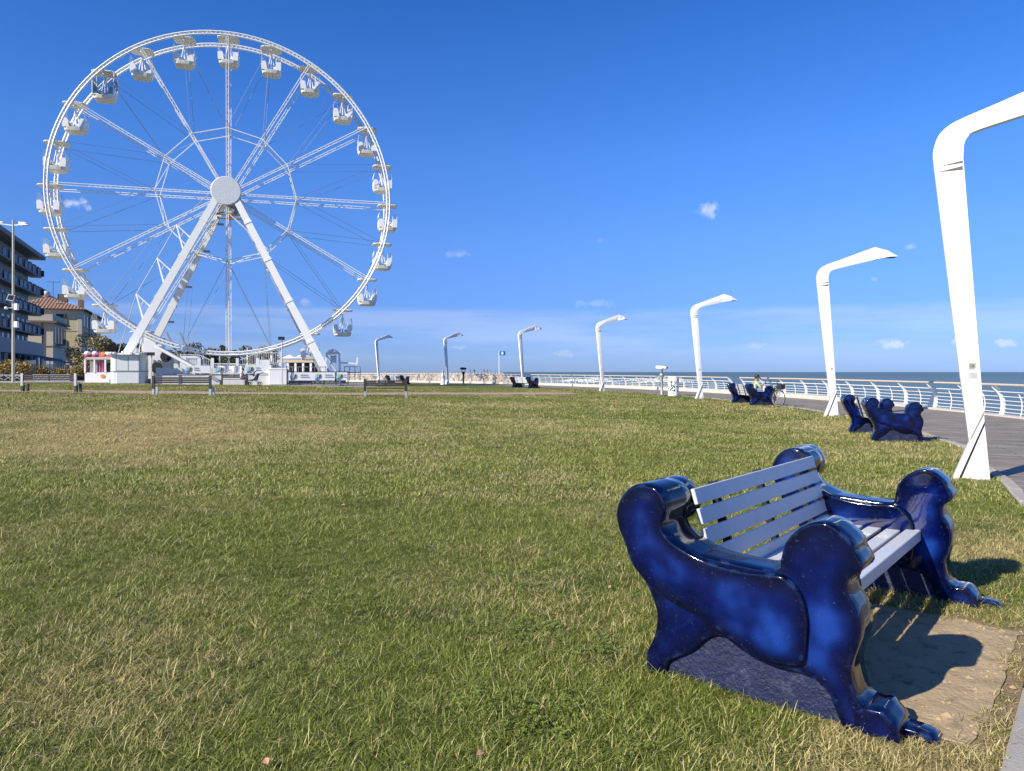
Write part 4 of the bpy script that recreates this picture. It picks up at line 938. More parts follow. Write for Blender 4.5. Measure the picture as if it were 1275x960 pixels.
    def seat_m(s):
        b = MB(); b.prism([(s * .90, -2.1), (s * .93, -1.5), (s * .88, -1.36), (s * .60, -1.33), (s * .46, -1.5), (s * .36, -2.08)], lambda a, z: (a, -.76, z), lambda a, z: (a, .76, z))
        b.box((s * .36, 0, -1.86), (.34, 1.3, .16)); return b.mesh('seat', WHITE)
    def frame_m(s):
        b = MB()
        for y in (-.72, -.36, 0, .36, .72): b.tube([(s * .88, y, -1.5), (s * .93, y, -1.1), (s * .84, y * .95, -.72)], .013, 4)
        b.tube([(s * .84, -.70, -.72), (s * .84, .70, -.72)], .015, 4).tube([(s * .92, -.72, -1.15), (s * .92, .72, -1.15)], .012, 4)
        for y in (-.74, .74): b.tube([(s * .84, y * .95, -.72), (s * .50, y, -1.0), (s * .45, y, -1.5)], .013, 4)
        return b.mesh('guard_frame', STEEL)
    def canopy_m():
        b = MB(); n = 16; vs = []
        sec = [(.98, .80, -.06), (1.0, .82, 0.0), (.96, .78, .05), (.5, .4, .10)]
        def sq(t, a, c): return (a * math.copysign(abs(math.cos(t)) ** .4, math.cos(t)), c * math.copysign(abs(math.sin(t)) ** .4, math.sin(t)))
        for a, c, z in sec: vs += [(*sq(2 * math.pi * k / n + .01, a, c), z) for k in range(n)]
        fs = [tuple(range(n))[::-1], tuple(range(3 * n, 4 * n))] + [(i * n + k, i * n + (k + 1) % n, i * n + n + (k + 1) % n, i * n + n + k) for i in range(3) for k in range(n)]
        return b.add(vs, fs).mesh('canopy', CREAMW)
    def post_m():
        b = MB().tube([(0, 0, .12), (0, 0, -2.1)], .06, 8).bar((0, -.75, -.28), (0, .75, -.28), .10).bar((0, -.1, -.35), (-.28, 0, -1.6), .05).bar((0, .1, -.35), (.28, 0, -1.6), .05)
        b.bar((0, -cy + .06, 0), (0, cy - .06, 0), .09); return b.mesh('hanger_post', WHITE)
    gm, cm, pm, sm, fm = tub(), canopy_m(), post_m(), (seat_m(-1), seat_m(1)), (frame_m(-1), frame_m(1))
    gl = MB()                                                            # the one closed cabin has glazing all round
    for s in (-1, 1): gl.box((s * .88, 0, -1.05), (.02, 1.5, .95)).box((0, s * .78, -1.2), (1.7, .02, 1.5))
    for sx in (-1, 1):
        for sy in (-1, 1): pass
    for k in range(24):
        p = rp(ang[k], RAD, cy); g = link('gondola', gm, root, p); g.scale = (.88, .92, .95)
        link('canopy', cm, g); link('hanger_post', pm, g); [link('seat', m, g) for m in sm]; [link('guard_frame', m, g) for m in fm]
        if k == 21:
            g['label'] = 'closed glazed gondola, fourth to the left of the top'
            gl.build('glazing', GLAZE_T, g)
            b = MB(); [b.bar((sx * .87, sy * .77, -2.0), (sx * .92, sy * .77, -.02), .06) for sx in (-1, 1) for sy in (-1, 1)]; b.build('cabin_frame', WHITE, g)
    return root
wheel = make_wheel()

# ---------------------------------------------------------------- boarding platform and everything round the wheel's foot (in the wheel's frame)
def wthing(name, label, cat, p, group=None):
    c, s = math.cos(WR), math.sin(WR); w = Vector((WX + p.x * c - p.y * s, WY + p.x * s + p.y * c, WZ + p.z)); return thing(name, label, cat, w, WR, group)
def make_platform():
    a, b_ = WU(196, 470, 58.6), WU(357, 470, 60.5); x0, x1 = a.x, b_.x; yf = -3.2; yb = 4.5; dz = .78
    t = wthing('boarding_platform', 'white boarding platform with railings and stairs under the ferris wheel', 'platform', Vector((0, 0, 0)))
    MB().box(((x0 + x1) / 2, (yf + yb) / 2 + .2, dz - .08), (x1 - x0, yb - yf - .4, .14)).build('deck', GREYP, t)
    n = 9
    for i in range(n):                                                   # the sheeted skirt
        w = (x1 - x0) / n; MB().cbox((x0 + w * (i + .5), yf, dz / 2 - .04), (w - .02, .05, dz + .02), .01).build('skirt_panel', PANEL, t)
    for i in range(7): w = (x1 - x0) / 7; MB().box((x0 + w * (i + .5), yf + .3 + (.15 if 1 < i < 5 else 0), dz + .33), (w - .04, .05, .52)).build('parapet_panel', PANEL, t)
    def fence(xa, xb, y, za, zb=None, h=.95, gap=.13):
        zb = za if zb is None else zb; f = MB(); m = max(2, int(abs(xb - xa) / gap)); f.bar((xa, y, za + h), (xb, y, zb + h), .05).bar((xa, y, za + .1), (xb, y, zb + .1), .04)
        for i in range(m + 1): q = i / m; z = za + (zb - za) * q; f.bar((xa + (xb - xa) * q, y, z + .1), (xa + (xb - xa) * q, y, z + h), .022)
        for xx, z in ((xa, za), (xb, zb)): f.bar((xx, y, z), (xx, y, z + h + .06), .07)
        return f.build('railing_panel', WHITE, t)
    mid = (x0 + x1) / 2
    fence(x0 + 1.6, mid - 1.9, yf + 1.6, dz + .7); fence(mid - 1.9, mid - .9, yf + 1.6, dz + .7, dz + .2); fence(mid + 1.0, mid + 2.6, yf + 1.6, dz + .2, dz + .9); fence(mid + 2.6, x1 - .5, yf + 1.6, dz + .9)
    fence(x0 + .3, x1 - .3, yb - .3, dz); fence(mid - .9, mid + 1.0, yf + 2.4, dz)
    for xx in (mid - 1.9, mid - .9, mid + 1.0, mid + 2.6): MB().box((xx, yf + 1.6, dz + .75), (.22, .16, 1.3)).build('gate_post', WHITE, t)
    for i in range(4): MB().box((mid, yf + .2 + .3 * i, .12 + .2 * i - .05), (1.7, .3, .2)).build('step', PANEL, t)
    for xx in (x0 + 3.0, x0 + 4.3, mid + 1.6, x1 - 2.6, x1 - 1.3): MB().tube([(xx, 1.0, dz), (xx, 1.0, dz + 2.35)], .07, 6).build('canopy_pole', WHITE, t)
    MB().box((x1 - 2.0, .6, dz + .65), (1.1, 1.0, 1.3)).build('control_desk', WHITE, t)
    MB().box((x0 + 2.2, -.9, dz + .8), (1.3, 1.0, 1.5)).build('control_desk', WHITE, t)
    b = MB(); b.bar(Vector((x0 + .2, yf + .5, 2.95)), Vector((x0 + 4.6, yf + .1, .35)), .34, .3); b.build('slanting_brace', GREYP, t)
    b = MB(); b.bar(Vector((x0 - .1, yf + .3, 3.1)), Vector((x0 + 3.6, yf + .0, .95)), .12, .2); b.build('slanting_brace', WHITE, t)
    b = MB(); [b.bar((x0 + q, .2, .8), (x0 - 1.6 + q, .2, 4.3), .13) for q in (1.9, 2.9)]; b.build('strut', GREYP, t)
    b = MB(); b.box((x0 - .8, 1.0, 1.7), (1.4, 1.6, 3.2)).box((x0 + .3, 1.4, 1.2), (1.0, 1.2, 2.2)).box((x0 - 1.0, .6, 3.6), (.9, .8, .6)); b.build('drive_housing', WHITE, t)
    b = MB(); [b.lathe([(.42, -.12), (.45, 0), (.42, .12)], 14, (x0 - .4 + i * .7, -.2, 1.4 + .9 * i), Matrix.Rotation(R_(90), 3, 'X')) for i in range(2)]; b.build('drive_wheel', RUBBER, t, True)
    b = MB(); [b.bar((x0 - 2.0 + .35 * q, -.4, 0), (x0 - 2.0 + .35 * q, -.4, 2.9), .12) for q in range(2)]; [b.bar((x0 - 2.0, -.42, .4 + .4 * i), (x0 - 1.65, -.42, .4 + .4 * i), .08) for i in range(6)]; b.build('ladder', WHITE, t)
    def emblem(parent, x, y, z, s):
        for m, (dx, dz_, rx, rz) in ((ECYAN, (-.10, .0, .20, .27)), (EYEL, (.12, .06, .17, .22)), (EGRN, (.24, .0, .10, .20)), (EBLUE, (-.03, -.25, .22, .10))):
            vs = [(x + s * (dx + rx * math.cos(q)), z + s * (dz_ + rz * math.sin(q) + .10 * math.cos(q))) for q in np.linspace(0, 2 * math.pi, 14, endpoint=False)]
            yy = y - .012 - .004 * (m is EBLUE) - .006 * (m is EGRN); MB().prism(vs, lambda a, c: (a, yy, c), lambda a, c: (a, y, c)).build('emblem', m, parent)
    def banner(u0, u1, v0, v1, yl, label, depth, emb, wav=0.0):
        p0, p1 = WU(u0, v1, depth), WU(u1, v0, depth); r = wthing('banner', label, 'banner', Vector((p0.x, yl, p0.z)), 'white banners with a round emblem'); w, h = p1.x - p0.x, p1.z - p0.z
        n = 14; vs = [(w * i / n, wav * math.sin(i * 1.1) * (1 if j else .4), h * j / 4 - wav * .6 * math.sin(math.pi * i / n) * (j == 4)) for j in range(5) for i in range(n + 1)]
        vs2 = [(x, y + .012, z) for x, y, z in vs]; m = n + 1; N = len(vs)
        fs = [(j * m + i, j * m + i + 1, j * m + m + i + 1, j * m + m + i) for j in range(4) for i in range(n)]; fs += [tuple(N + q for q in f)[::-1] for f in fs]
        MB().add(vs + vs2, fs).build('cloth', BANNER, r)
        for e in emb: emblem(r, w * e, -.035 - wav, h * .52, h * 1.15)
        for e in emb:
            if e + .40 <= 1.02:
                for q, ln in ((.68, .26), (.42, .32)): MB().box((w * (e + .07) + h * .5 + w * ln * .3, -.03 - wav, h * q), (w * ln * .62, .012, h * .10)).build('printed_line', PRINT, r)
        return r
    banner(229, 262, 455.2, 464.6, yf - .10, 'white banner with round emblem left of the boarding stairs', 58.8, (.2,))
    banner(270, 301, 455.2, 464.8, yf - .12, 'creased white banner with round emblem behind the seated woman', 59.3, (.13,), .05)
    banner(306, 338, 454.6, 465.0, yf - .10, 'white banner with round emblem just right of the seated woman', 60.0, (.16,))
    r = thing('crowd_barrier', 'dark framed barrier carrying long banners at the right foot of the ferris wheel', 'barrier', (0, 0, 0)); q0, q1 = WU(357.5, 476, 60.3), WU(433, 476, 61.5)
    c, s = math.cos(WR), math.sin(WR); yl = -3.6; r.location = (WX + q0.x * c - yl * s, WY + q0.x * s + yl * c, WZ); r.rotation_euler = (0, 0, WR); Lb = q1.x - q0.x
    b = MB(); b.bar((0, 0, 1.05), (Lb, 0, 1.05), .06).bar((0, 0, .12), (Lb, 0, .12), .06); [b.bar((Lb * i / 5, 0, 0), (Lb * i / 5, 0, 1.55 if i in (0,) else 1.1), .07) for i in range(6)]; b.build('frame', BRACKET, r)
    b = MB(); b.bar((0, .5, 1.45), (Lb * .72, .5, 1.45), .05); [b.bar((Lb * .72 * i / 8, .5, .9), (Lb * .72 * i / 8, .5, 1.5), .05) for i in range(9)]; b.build('rear_frame', GREYP, r)
    banner(359.5, 417, 463.6, 473.6, yl - .08, 'long white banner with two round emblems on the barrier at the wheel foot', 60.6, (.09, .62))
    banner(419, 432.5, 463.6, 473.4, yl - .08, 'short white banner at the right end of the barrier', 61.3, (.2,))
    # white box before the barrier and the winch machine by the right leg
    q = WU(331, 476, 59.6); r = wthing('equipment_box', 'large white box at the right end of the boarding platform', 'box', Vector((q.x, -3.5, 0)))
    MB().cbox((1.0, .3, .62), (1.55, .8, 1.24), .04).build('box_body', WHITE, r); MB().cbox((1.0, .3, 1.26), (1.62, .86, .07), .02).build('box_lid', WHITE, r)
    q = WU(416, 476, 63.0); r = wthing('winch_machine', 'white winch machine with drum and boom by the right leg of the wheel', 'machine', Vector((q.x, -.6, 0)))
    MB().box((-.1, 0, .5), (2.2, 1.0, .9)).build('chassis', GREYP, r)
    b = MB().bar((-.9, -.3, .9), (-.55, -.3, 2.7), .16).bar((.5, -.3, .9), (.45, -.3, 2.6), .16).bar((-.7, -.3, 2.6), (.6, -.3, 2.7), .2).bar((.2, -.3, 1.0), (-.6, -.3, 2.5), .12); b.build('frame', WHITE, r)
    MB().lathe([(.1, -.25), (.42, -.25), (.42, -.2), (.3, -.19), (.3, .19), (.42, .2), (.42, .25), (.1, .25)], 16, (-.05, -.3, 2.15), Matrix.Rotation(R_(90), 3, 'Y')).build('drum', WHITE, r, True)
    MB().lathe([(.02, 0), (.45, .02), (.42, .14), (.02, .3)], 14, (-.1, -.3, 2.72)).build('motor_cover', WHITE, r, True)
    b = MB().bar((.5, -.3, 1.85), (2.0, -.3, 1.75), .14).bar((1.9, -.3, 1.6), (2.0, -.3, 2.3), .12); b.build('boom', WHITE, r)
    b = MB(); [b.bar((.9 + .45 * i, .1, .3), (.9 + .45 * i, .1, 1.5), .06) for i in range(4)]; b.bar((.9, .1, 1.5), (2.3, .1, 1.5), .06).bar((.9, .1, 1.0), (2.3, .1, 1.0), .06); b.build('cage', GREYP, r)
    MB().box((-1.25, -.5, 1.0), (.3, .12, .22)).build('orange_plate', ORANGE, r)
    # slim poles standing before the platform
    for u, d, top, lb in ((191.5, 57.6, 441, 'slim pale pole with a dark bracket left of the boarding platform'), (351.5, 60.0, 424, 'slim grey pole carrying a dark floodlight right of the platform')):
        q = WU(u, top, d); r = wthing('slim_pole', lb, 'pole', Vector((q.x, -4.0, 0))); h = q.z; MB().tube([(0, 0, -.1), (0, 0, h)], .05, 6).build('pole', STEEL, r); MB().box((-.05, 0, h + (.0 if u < 200 else .15)), (.5, .3, .25)).build('floodlight', BLACK, r)
make_platform()

def make_kiosk():
    r = thing('ticket_kiosk', 'closed white rounded ticket kiosk at the left foot of the ferris wheel', 'kiosk', (px(160, 57.4), 57.6, gz(px(160, 57.4), 57.6)), R_(18))
    W2, D2, H, n = 1.20, 1.2, 2.22, 32
    def sq(t, a, c, e=.32): return (a * math.copysign(abs(math.cos(t)) ** e, math.cos(t)), c * math.copysign(abs(math.sin(t)) ** e, math.sin(t)))
    def ring(b, a, c, zs):
        vs = [(*sq(2 * math.pi * k / n + .01, a, c), z) for z in zs for k in range(n)]; b.add(vs, [tuple(range(n))[::-1], tuple(range((len(zs) - 1) * n, len(zs) * n))] + [(i * n + k, i * n + (k + 1) % n, i * n + n + (k + 1) % n, i * n + n + k) for i in range(len(zs) - 1) for k in range(n)]); return b
    ring(MB(), W2, D2, (0, H)).build('wall', WHITE, r); ring(MB(), W2 + .03, D2 + .03, (.92, .99)).build('counter_ledge', GREYP, r)
    ro = MB(); ring(ro, W2 + .28, D2 + .28, (H, H + .07)); ring(ro, W2 + .2, D2 + .2, (H + .07, H + .12)); roof = ro.build('roof', WHITE, r)
    for k in range(n): x, y = sq(2 * math.pi * k / n + .01, W2 + .27, D2 + .27); MB().box((x, y, H + .14), (.14, .14, .13), rz=2 * math.pi * k / n).build('scallop', WHITE, roof)
    for x, w in ((-.74, .02), (.10, .02), (.84, .02)): MB().box((x, -D2 - .012, 1.56), (.035, .03, 1.15)).build('shutter_joint', GREYP, r)
    for xa, xb in ((-.72, .08), (.12, .82)): MB().cbox(((xa + xb) / 2, -D2 - .01, 1.57), (xb - xa, .03, 1.12), .01).build('shutter', WHITE, r)
    MB().cbox((.06, -D2 - .01, .46), (1.52, .03, .82), .01).build('front_panel', WHITE, r)
    MB().ball((-.45, -.3, H + .22), .1, 8).build('roof_knob', WHITE, r, True)
make_kiosk()
def make_stall():
    y = 64.5; r = thing('candy_stall', 'small white stall with pink and orange marquee left of the ticket kiosk', 'stall', (px(126.5, y), y, gz(px(126.5, y), y)), R_(14))
    MB().box((0, 0, .42), (2.2, 1.6, .9)).build('counter', WHITE, r); MB().box((0, .7, 1.5), (2.2, .1, 1.4)).build('back_wall', GREYP, r)
    for x in (-1.08, -.35, .5, 1.08): MB().bar((x, -.78, .85), (x, -.78, 2.05), .12).build('post', WHITE, r)
    for x in (-.95, -.1, .1, .28): MB().box((x, -.6, 1.4), (.10, .1, 1.0)).build('striped_curtain', MAGENTA, r)
    MB().box((.75, -.3, 1.3), (.4, .4, .8)).build('goods', BRACKET, r)
    MB().prism([(-1.2, 2.0), (-.9, 2.2), (1.2, 2.2), (1.2, 2.0)], lambda a, z: (a, -.86, z), lambda a, z: (a, .8, z)).build('roof', TRIMB, r)
    b = [(.0, 2.2)] + [(.0 + 1.4 * i / 14, 2.62 + .10 * math.sin(i * 2.1)) for i in range(15)] + [(1.4, 2.2)]
    mq = MB().prism(b, lambda a, z: (a, -.82, z), lambda a, z: (a, -.68, z)).build('marquee_board', PINK, r)
    for x, m, s in ((.35, ORANGE, .19), (.98, YELP, .13), (.68, WHITE, .10)): MB().lathe([(s, 0), (s * .8, .03)], 10, (x, -.83, 2.48), Matrix.Rotation(R_(90), 3, 'X')).build('painted_flower', m, mq)
    for x in (-.95, -.35): MB().ball((x, -.6, 2.52), .27, 10, (1, 1, .75)).build('white_dome', WHITE, r, True); MB().lathe([(.22, 2.15), (.26, 2.3), (.2, 2.4)], 10, (x, -.6, 0)).build('dome_base', MAGENTA, r)
    MB().lathe([(.19, 0), (.17, .03)], 10, (.3, -.81, .55), Matrix.Rotation(R_(90), 3, 'X')).build('painted_flower', ORANGE, r)
make_stall()

# ---------------------------------------------------------------- people
def skinned(name, m, verts, edges, radii, parent, sub=1):
    me = bpy.data.meshes.new(name); me.from_pydata(verts, edges, []); me.materials.append(m); o = link(name, me, parent)
    sk = o.modifiers.new('skin', 'SKIN'); sk.use_smooth_shade = True
    for i, d in enumerate(me.skin_vertices[0].data): r = radii[i]; d.radius = r if isinstance(r, tuple) else (r, r); d.use_root = (i == 0)
    s = o.modifiers.new('sub', 'SUBSURF'); s.levels = sub; s.render_levels = sub
    return o
def hand_chain(V, E, Rr, wi, d, palm):
    """palm and five unequal fingers growing from wrist vertex wi along d"""
    w = Vector(V[wi]); d = d.normalized(); side = d.cross(palm).normalized(); p = len(V); V.append(tuple(w + d * .055)); Rr.append((.040, .022)); E.append((wi, p))
    for q, ln in ((-1.5, .062), (-.5, .075), (.5, .078), (1.5, .068)):
        a = len(V); b0 = w + d * .085 + side * q * .019; V.append(tuple(b0)); Rr.append(.0095); E.append((p, a))
        V.append(tuple(b0 + d * ln * .5 + palm * .012)); Rr.append(.009); V.append(tuple(b0 + d * ln * .85 + palm * .035)); Rr.append(.0075); E += [(a, a + 1), (a + 1, a + 2)]
    a = len(V); V.append(tuple(w + d * .035 + side * .042 + palm * .01)); V.append(tuple(w + d * .075 + side * .052 + palm * .028)); Rr += [.011, .009]; E += [(p, a), (a, a + 1)]
def person(label, loc, rz, J, shirt, lower, shoe, hair, cap=None, short=False, sleeve=.45):
    """J: joints in metres; x right, y forward, z up"""
    r = thing('person', label, 'person', loc, rz); V, E, Rr = [], [], []
    def add(p, rad, par=None):
        V.append(tuple(p)); Rr.append(rad); i = len(V) - 1
        if par is not None: E.append((par, i))
        return i
    L = lambda a, b, t: tuple(Vector(J[a]).lerp(Vector(J[b]), t))
    pel = add(J['pelvis'], (.15, .11)); wa = add(L('pelvis', 'chest', .5), (.135, .10), pel); ch = add(J['chest'], (.16, .105), wa); nk0 = add(L('chest', 'neck', .85), (.07, .06), ch); nk = add(J['neck'], .052, nk0)
    hd = Vector(J['head']); fw = Vector(J['face']).normalized(); jaw = add(hd - Vector((0, 0, .05)) + fw * .01, (.062, .07), nk); cr = add(hd + Vector((0, 0, .05)), (.075, .088), jaw); add(hd + Vector((0, 0, .10)), (.05, .06), cr)
    for s in ('l', 'r'):
        sh = add(J['sh_' + s], .058, ch); eb = add(J['el_' + s], .042, sh); wr = add(J['wr_' + s], .028, eb); hand_chain(V, E, Rr, wr, Vector(J['wr_' + s]) - Vector(J['el_' + s]), Vector((0, .25, -1)).normalized())
        hp = add(J['hip_' + s], .095, pel); kn = add(J['kn_' + s], .06, hp); cf = add(L('kn_' + s, 'an_' + s, .35), .056, kn); an = add(J['an_' + s], .038, cf); add(J['toe_' + s], .034, an)
    body = skinned('body', SKIN, V, E, Rr, r, 1)
    # face and hair
    sd = fw.cross(Vector((0, 0, 1))).normalized()
    for q in (-1, 1):
        MB().ball(hd + fw * .083 + sd * q * .031 + Vector((0, 0, .02)), .011, 6).build('eye', BLACK, r); MB().ball(hd + sd * q * .076, .024, 6, (.5, 1, 1.2)).build('ear', SKIN, r, True)
    MB().add([tuple(hd + fw * .085 + Vector((0, 0, .02))), tuple(hd + fw * .112 - Vector((0, 0, .018))), tuple(hd + fw * .082 + sd * .018 - Vector((0, 0, .022))), tuple(hd + fw * .082 - sd * .018 - Vector((0, 0, .022)))], [(0, 2, 1), (0, 1, 3), (1, 2, 3)]).build('nose', SKIN, r)
    MB().box(hd + fw * .081 - Vector((0, 0, .048)), (.04, .012, .010), math.atan2(fw.y, fw.x) - math.pi / 2).build('mouth', REDC, r)
    hb = MB().ball(hd + Vector((0, 0, .035)) - fw * .018, .100, 12, (.92, 1.0, 1.02)); 
    hb.v = [tuple(Vector(p) - fw * max(0, (Vector(p) - hd).dot(fw) - .045) * .9) if Vector(p).z < hd.z + .07 else p for p in hb.v]; hb.build('hair', hair, r, True)
    if cap:
        c = MB().lathe([(.108, .04), (.112, .07), (.10, .115), (.06, .145), (.01, .152)], 14, hd + Vector((0, 0, .0)) - fw * .01)
        pts = [hd + fw * .06 + sd * q * .075 + Vector((0, 0, .055)) for q in (-1, 1)] + [hd + fw * .20 + sd * q * .05 + Vector((0, 0, .035)) for q in (1, -1)]
        c.add([tuple(p) for p in pts] + [tuple(p + Vector((0, 0, .012))) for p in pts], [(3, 2, 1, 0), (4, 5, 6, 7), (0, 1, 5, 4), (1, 2, 6, 5), (2, 3, 7, 6), (3, 0, 4, 7)]); c.build('cap', cap, r, True)
    # clothes follow the same joints
    V2 = [J['pelvis'], L('pelvis', 'chest', .5), J['chest'], L('chest', 'neck', .7)]; R2 = [(.165, .128), (.152, .118), (.176, .122), (.085, .07)]; E2 = [(0, 1), (1, 2), (2, 3)]
    for s in ('l', 'r'): a = len(V2); V2 += [J['sh_' + s], L('sh_' + s, 'el_' + s, sleeve), L('sh_' + s, 'el_' + s, sleeve * 1.9)][:3 if sleeve > .5 else 2]; R2 += [.073, .064, .054][:3 if sleeve > .5 else 2]; E2 += [(2, a), (a, a + 1)] + ([(a + 1, a + 2)] if sleeve > .5 else [])
    skinned('shirt', shirt, V2, E2, R2, r)
    V3 = [tuple(Vector(J['pelvis']) + Vector((0, 0, .03))), tuple(Vector(J['pelvis']) - Vector((0, 0, .05)))]; R3 = [(.16, .125), (.165, .13)]; E3 = [(0, 1)]
    for s in ('l', 'r'):
        a = len(V3); V3 += [J['hip_' + s], J['kn_' + s]]; R3 += [.108, .078]; E3 += [(1, a), (a, a + 1)]
        if not short: V3.append(L('kn_' + s, 'an_' + s, .92)); R3.append(.056); E3.append((a + 1, a + 2))
    skinned('shorts' if short else 'trousers', lower, V3, E3, R3, r)
    for s in ('l', 'r'):
        an, to = Vector(J['an_' + s]), Vector(J['toe_' + s]); MB().tube([an - Vector((0, .05, .02)), an.lerp(to, .5), to + (to - an) * .2], [.05, .052, .034], 8).build('shoe', shoe, r, True)
    return r
SIT = dict(pelvis=(0, 0, .56), chest=(0, .03, .93), neck=(0, .07, 1.10), head=(0, .13, 1.22), face=(0, 1, -.45), sh_l=(-.19, .04, 1.02), sh_r=(.19, .04, 1.02), el_l=(-.23, .20, .80), el_r=(.23, .20, .80), wr_l=(-.07, .40, .92), wr_r=(.09, .38, .92),
           hip_l=(-.09, .05, .55), hip_r=(.09, .05, .55), kn_l=(-.12, .47, .53), kn_r=(.12, .47, .53), an_l=(-.12, .50, .09), an_r=(.12, .50, .09), toe_l=(-.13, .64, .04), toe_r=(.13, .64, .04))
STAND = dict(pelvis=(0, 0, .93), chest=(0, .0, 1.28), neck=(0, .01, 1.46), head=(0, .03, 1.60), face=(0, 1, -.05), sh_l=(-.19, 0, 1.40), sh_r=(.19, 0, 1.40), el_l=(-.25, -.02, 1.12), el_r=(.25, -.02, 1.12), wr_l=(-.24, .1, .88), wr_r=(.24, .1, .88),
             hip_l=(-.09, 0, .90), hip_r=(.09, 0, .90), kn_l=(-.10, .03, .50), kn_r=(.10, -.02, .50), an_l=(-.10, .02, .09), an_r=(.10, -.05, .09), toe_l=(-.12, .16, .04), toe_r=(.12, .09, .04))
b3 = [o for o in bpy.data.objects if o.get('label', '').startswith('blue ceramic bench on which')][0]
def in_bench(b, x, y, z=0.0):
    c, s = math.cos(b.rotation_euler.z), math.sin(b.rotation_euler.z); return (b.location.x + c * x - s * y, b.location.y + s * x + c * y, b.location.z + z)
man = person('man in dark cap and pale green shirt on a blue bench looking at his phone', in_bench(b3, 0.58, .80, -.03), b3.rotation_euler.z + math.pi, SIT, MINT, NAVY, BLACK, HAIR, BLACK, True, .6)
ph = thing('phone', 'dark phone held up in the hands of the man in the cap', 'phone', in_bench(b3, .57, .80 - .51, .99), b3.rotation_euler.z + math.pi)
MB().cbox((0, 0, 0), (.075, .012, .15), .004).build('phone_body', BLACK, ph); MB().box((0, -.008, 0), (.066, .003, .135)).build('screen', GLASS_D, ph)

# seated woman with a pushchair before the platform
wx, wy = px(302.5, 56.6), 56.6; wz = gz(wx, wy)
metal_bench(1.9, 'small dark bench on which the woman in white sits before the wheel platform', px(292, 57.0), 57.0, R_(182), DARKM, .46, .84)
SITW = dict(SIT); SITW.update(el_l=(-.24, .16, .78), el_r=(.24, .16, .78), wr_l=(-.12, .38, .70), wr_r=(.12, .42, .72), face=(0, 1, -.3), kn_l=(-.10, .46, .52), an_l=(-.10, .42, .09), toe_l=(-.10, .56, .04))
person('woman in white top and navy trousers sitting on a bench before the wheel platform', (wx - .1, wy - .08, wz), R_(-78), SITW, WCLOTH, NAVY, BLACK, HAIR, None, False, .35)
def pushchair(x, y, z, rz):
    r = thing('pushchair', 'dark pushchair standing in front of the seated woman in white', 'pushchair', (x, y, z), rz)
    MB().prism([(-.15, .38), (.35, .36), (.42, .45), (.02, .50), (-.22, .95), (-.32, .92)], lambda a, c: (a, -.2, c), lambda a, c: (a, .2, c)).build('seat', NAVY, r)
    hd = MB(); vs = []; n = 8
    for j in range(n + 1):
        t = R_(-15 + 130 * j / n); vs += [(-.22 + .34 * math.cos(t) * .9, s, .80 + .34 * math.sin(t)) for s in (-.22, .22)]
    hd.add(vs, [(2 * j, 2 * j + 1, 2 * j + 3, 2 * j + 2) for j in range(n)]).build('hood', BLACK, r)
    f = MB()
    for s in (-.22, .22): f.tube([(-.62, s, 1.02), (-.30, s, .85), (.38, s, .16)], .014, 6).tube([(.05, s, .5), (-.38, s, .16)], .014, 6)
    f.tube([(-.62, -.22, 1.02), (-.62, .22, 1.02)], .016, 6); f.build('frame', BRACKET, r)
    for a in (.38, -.38):
        for s in (-.22, .22): wv = MB(); wv.tube([(a + .13 * math.cos(t), s, .15 + .13 * math.sin(t)) for t in np.linspace(0, 6.283, 14, endpoint=False)], .022, 5, closed=True); wv.box((a, s, .15), (.06, .03, .06)).bar((a - .12, s, .15), (a + .12, s, .15), .012).bar((a, s, .03), (a, s, .27), .012); wv.build('wheel', RUBBER, r)
pushchair(wx + .95, wy - .15, wz, R_(183))

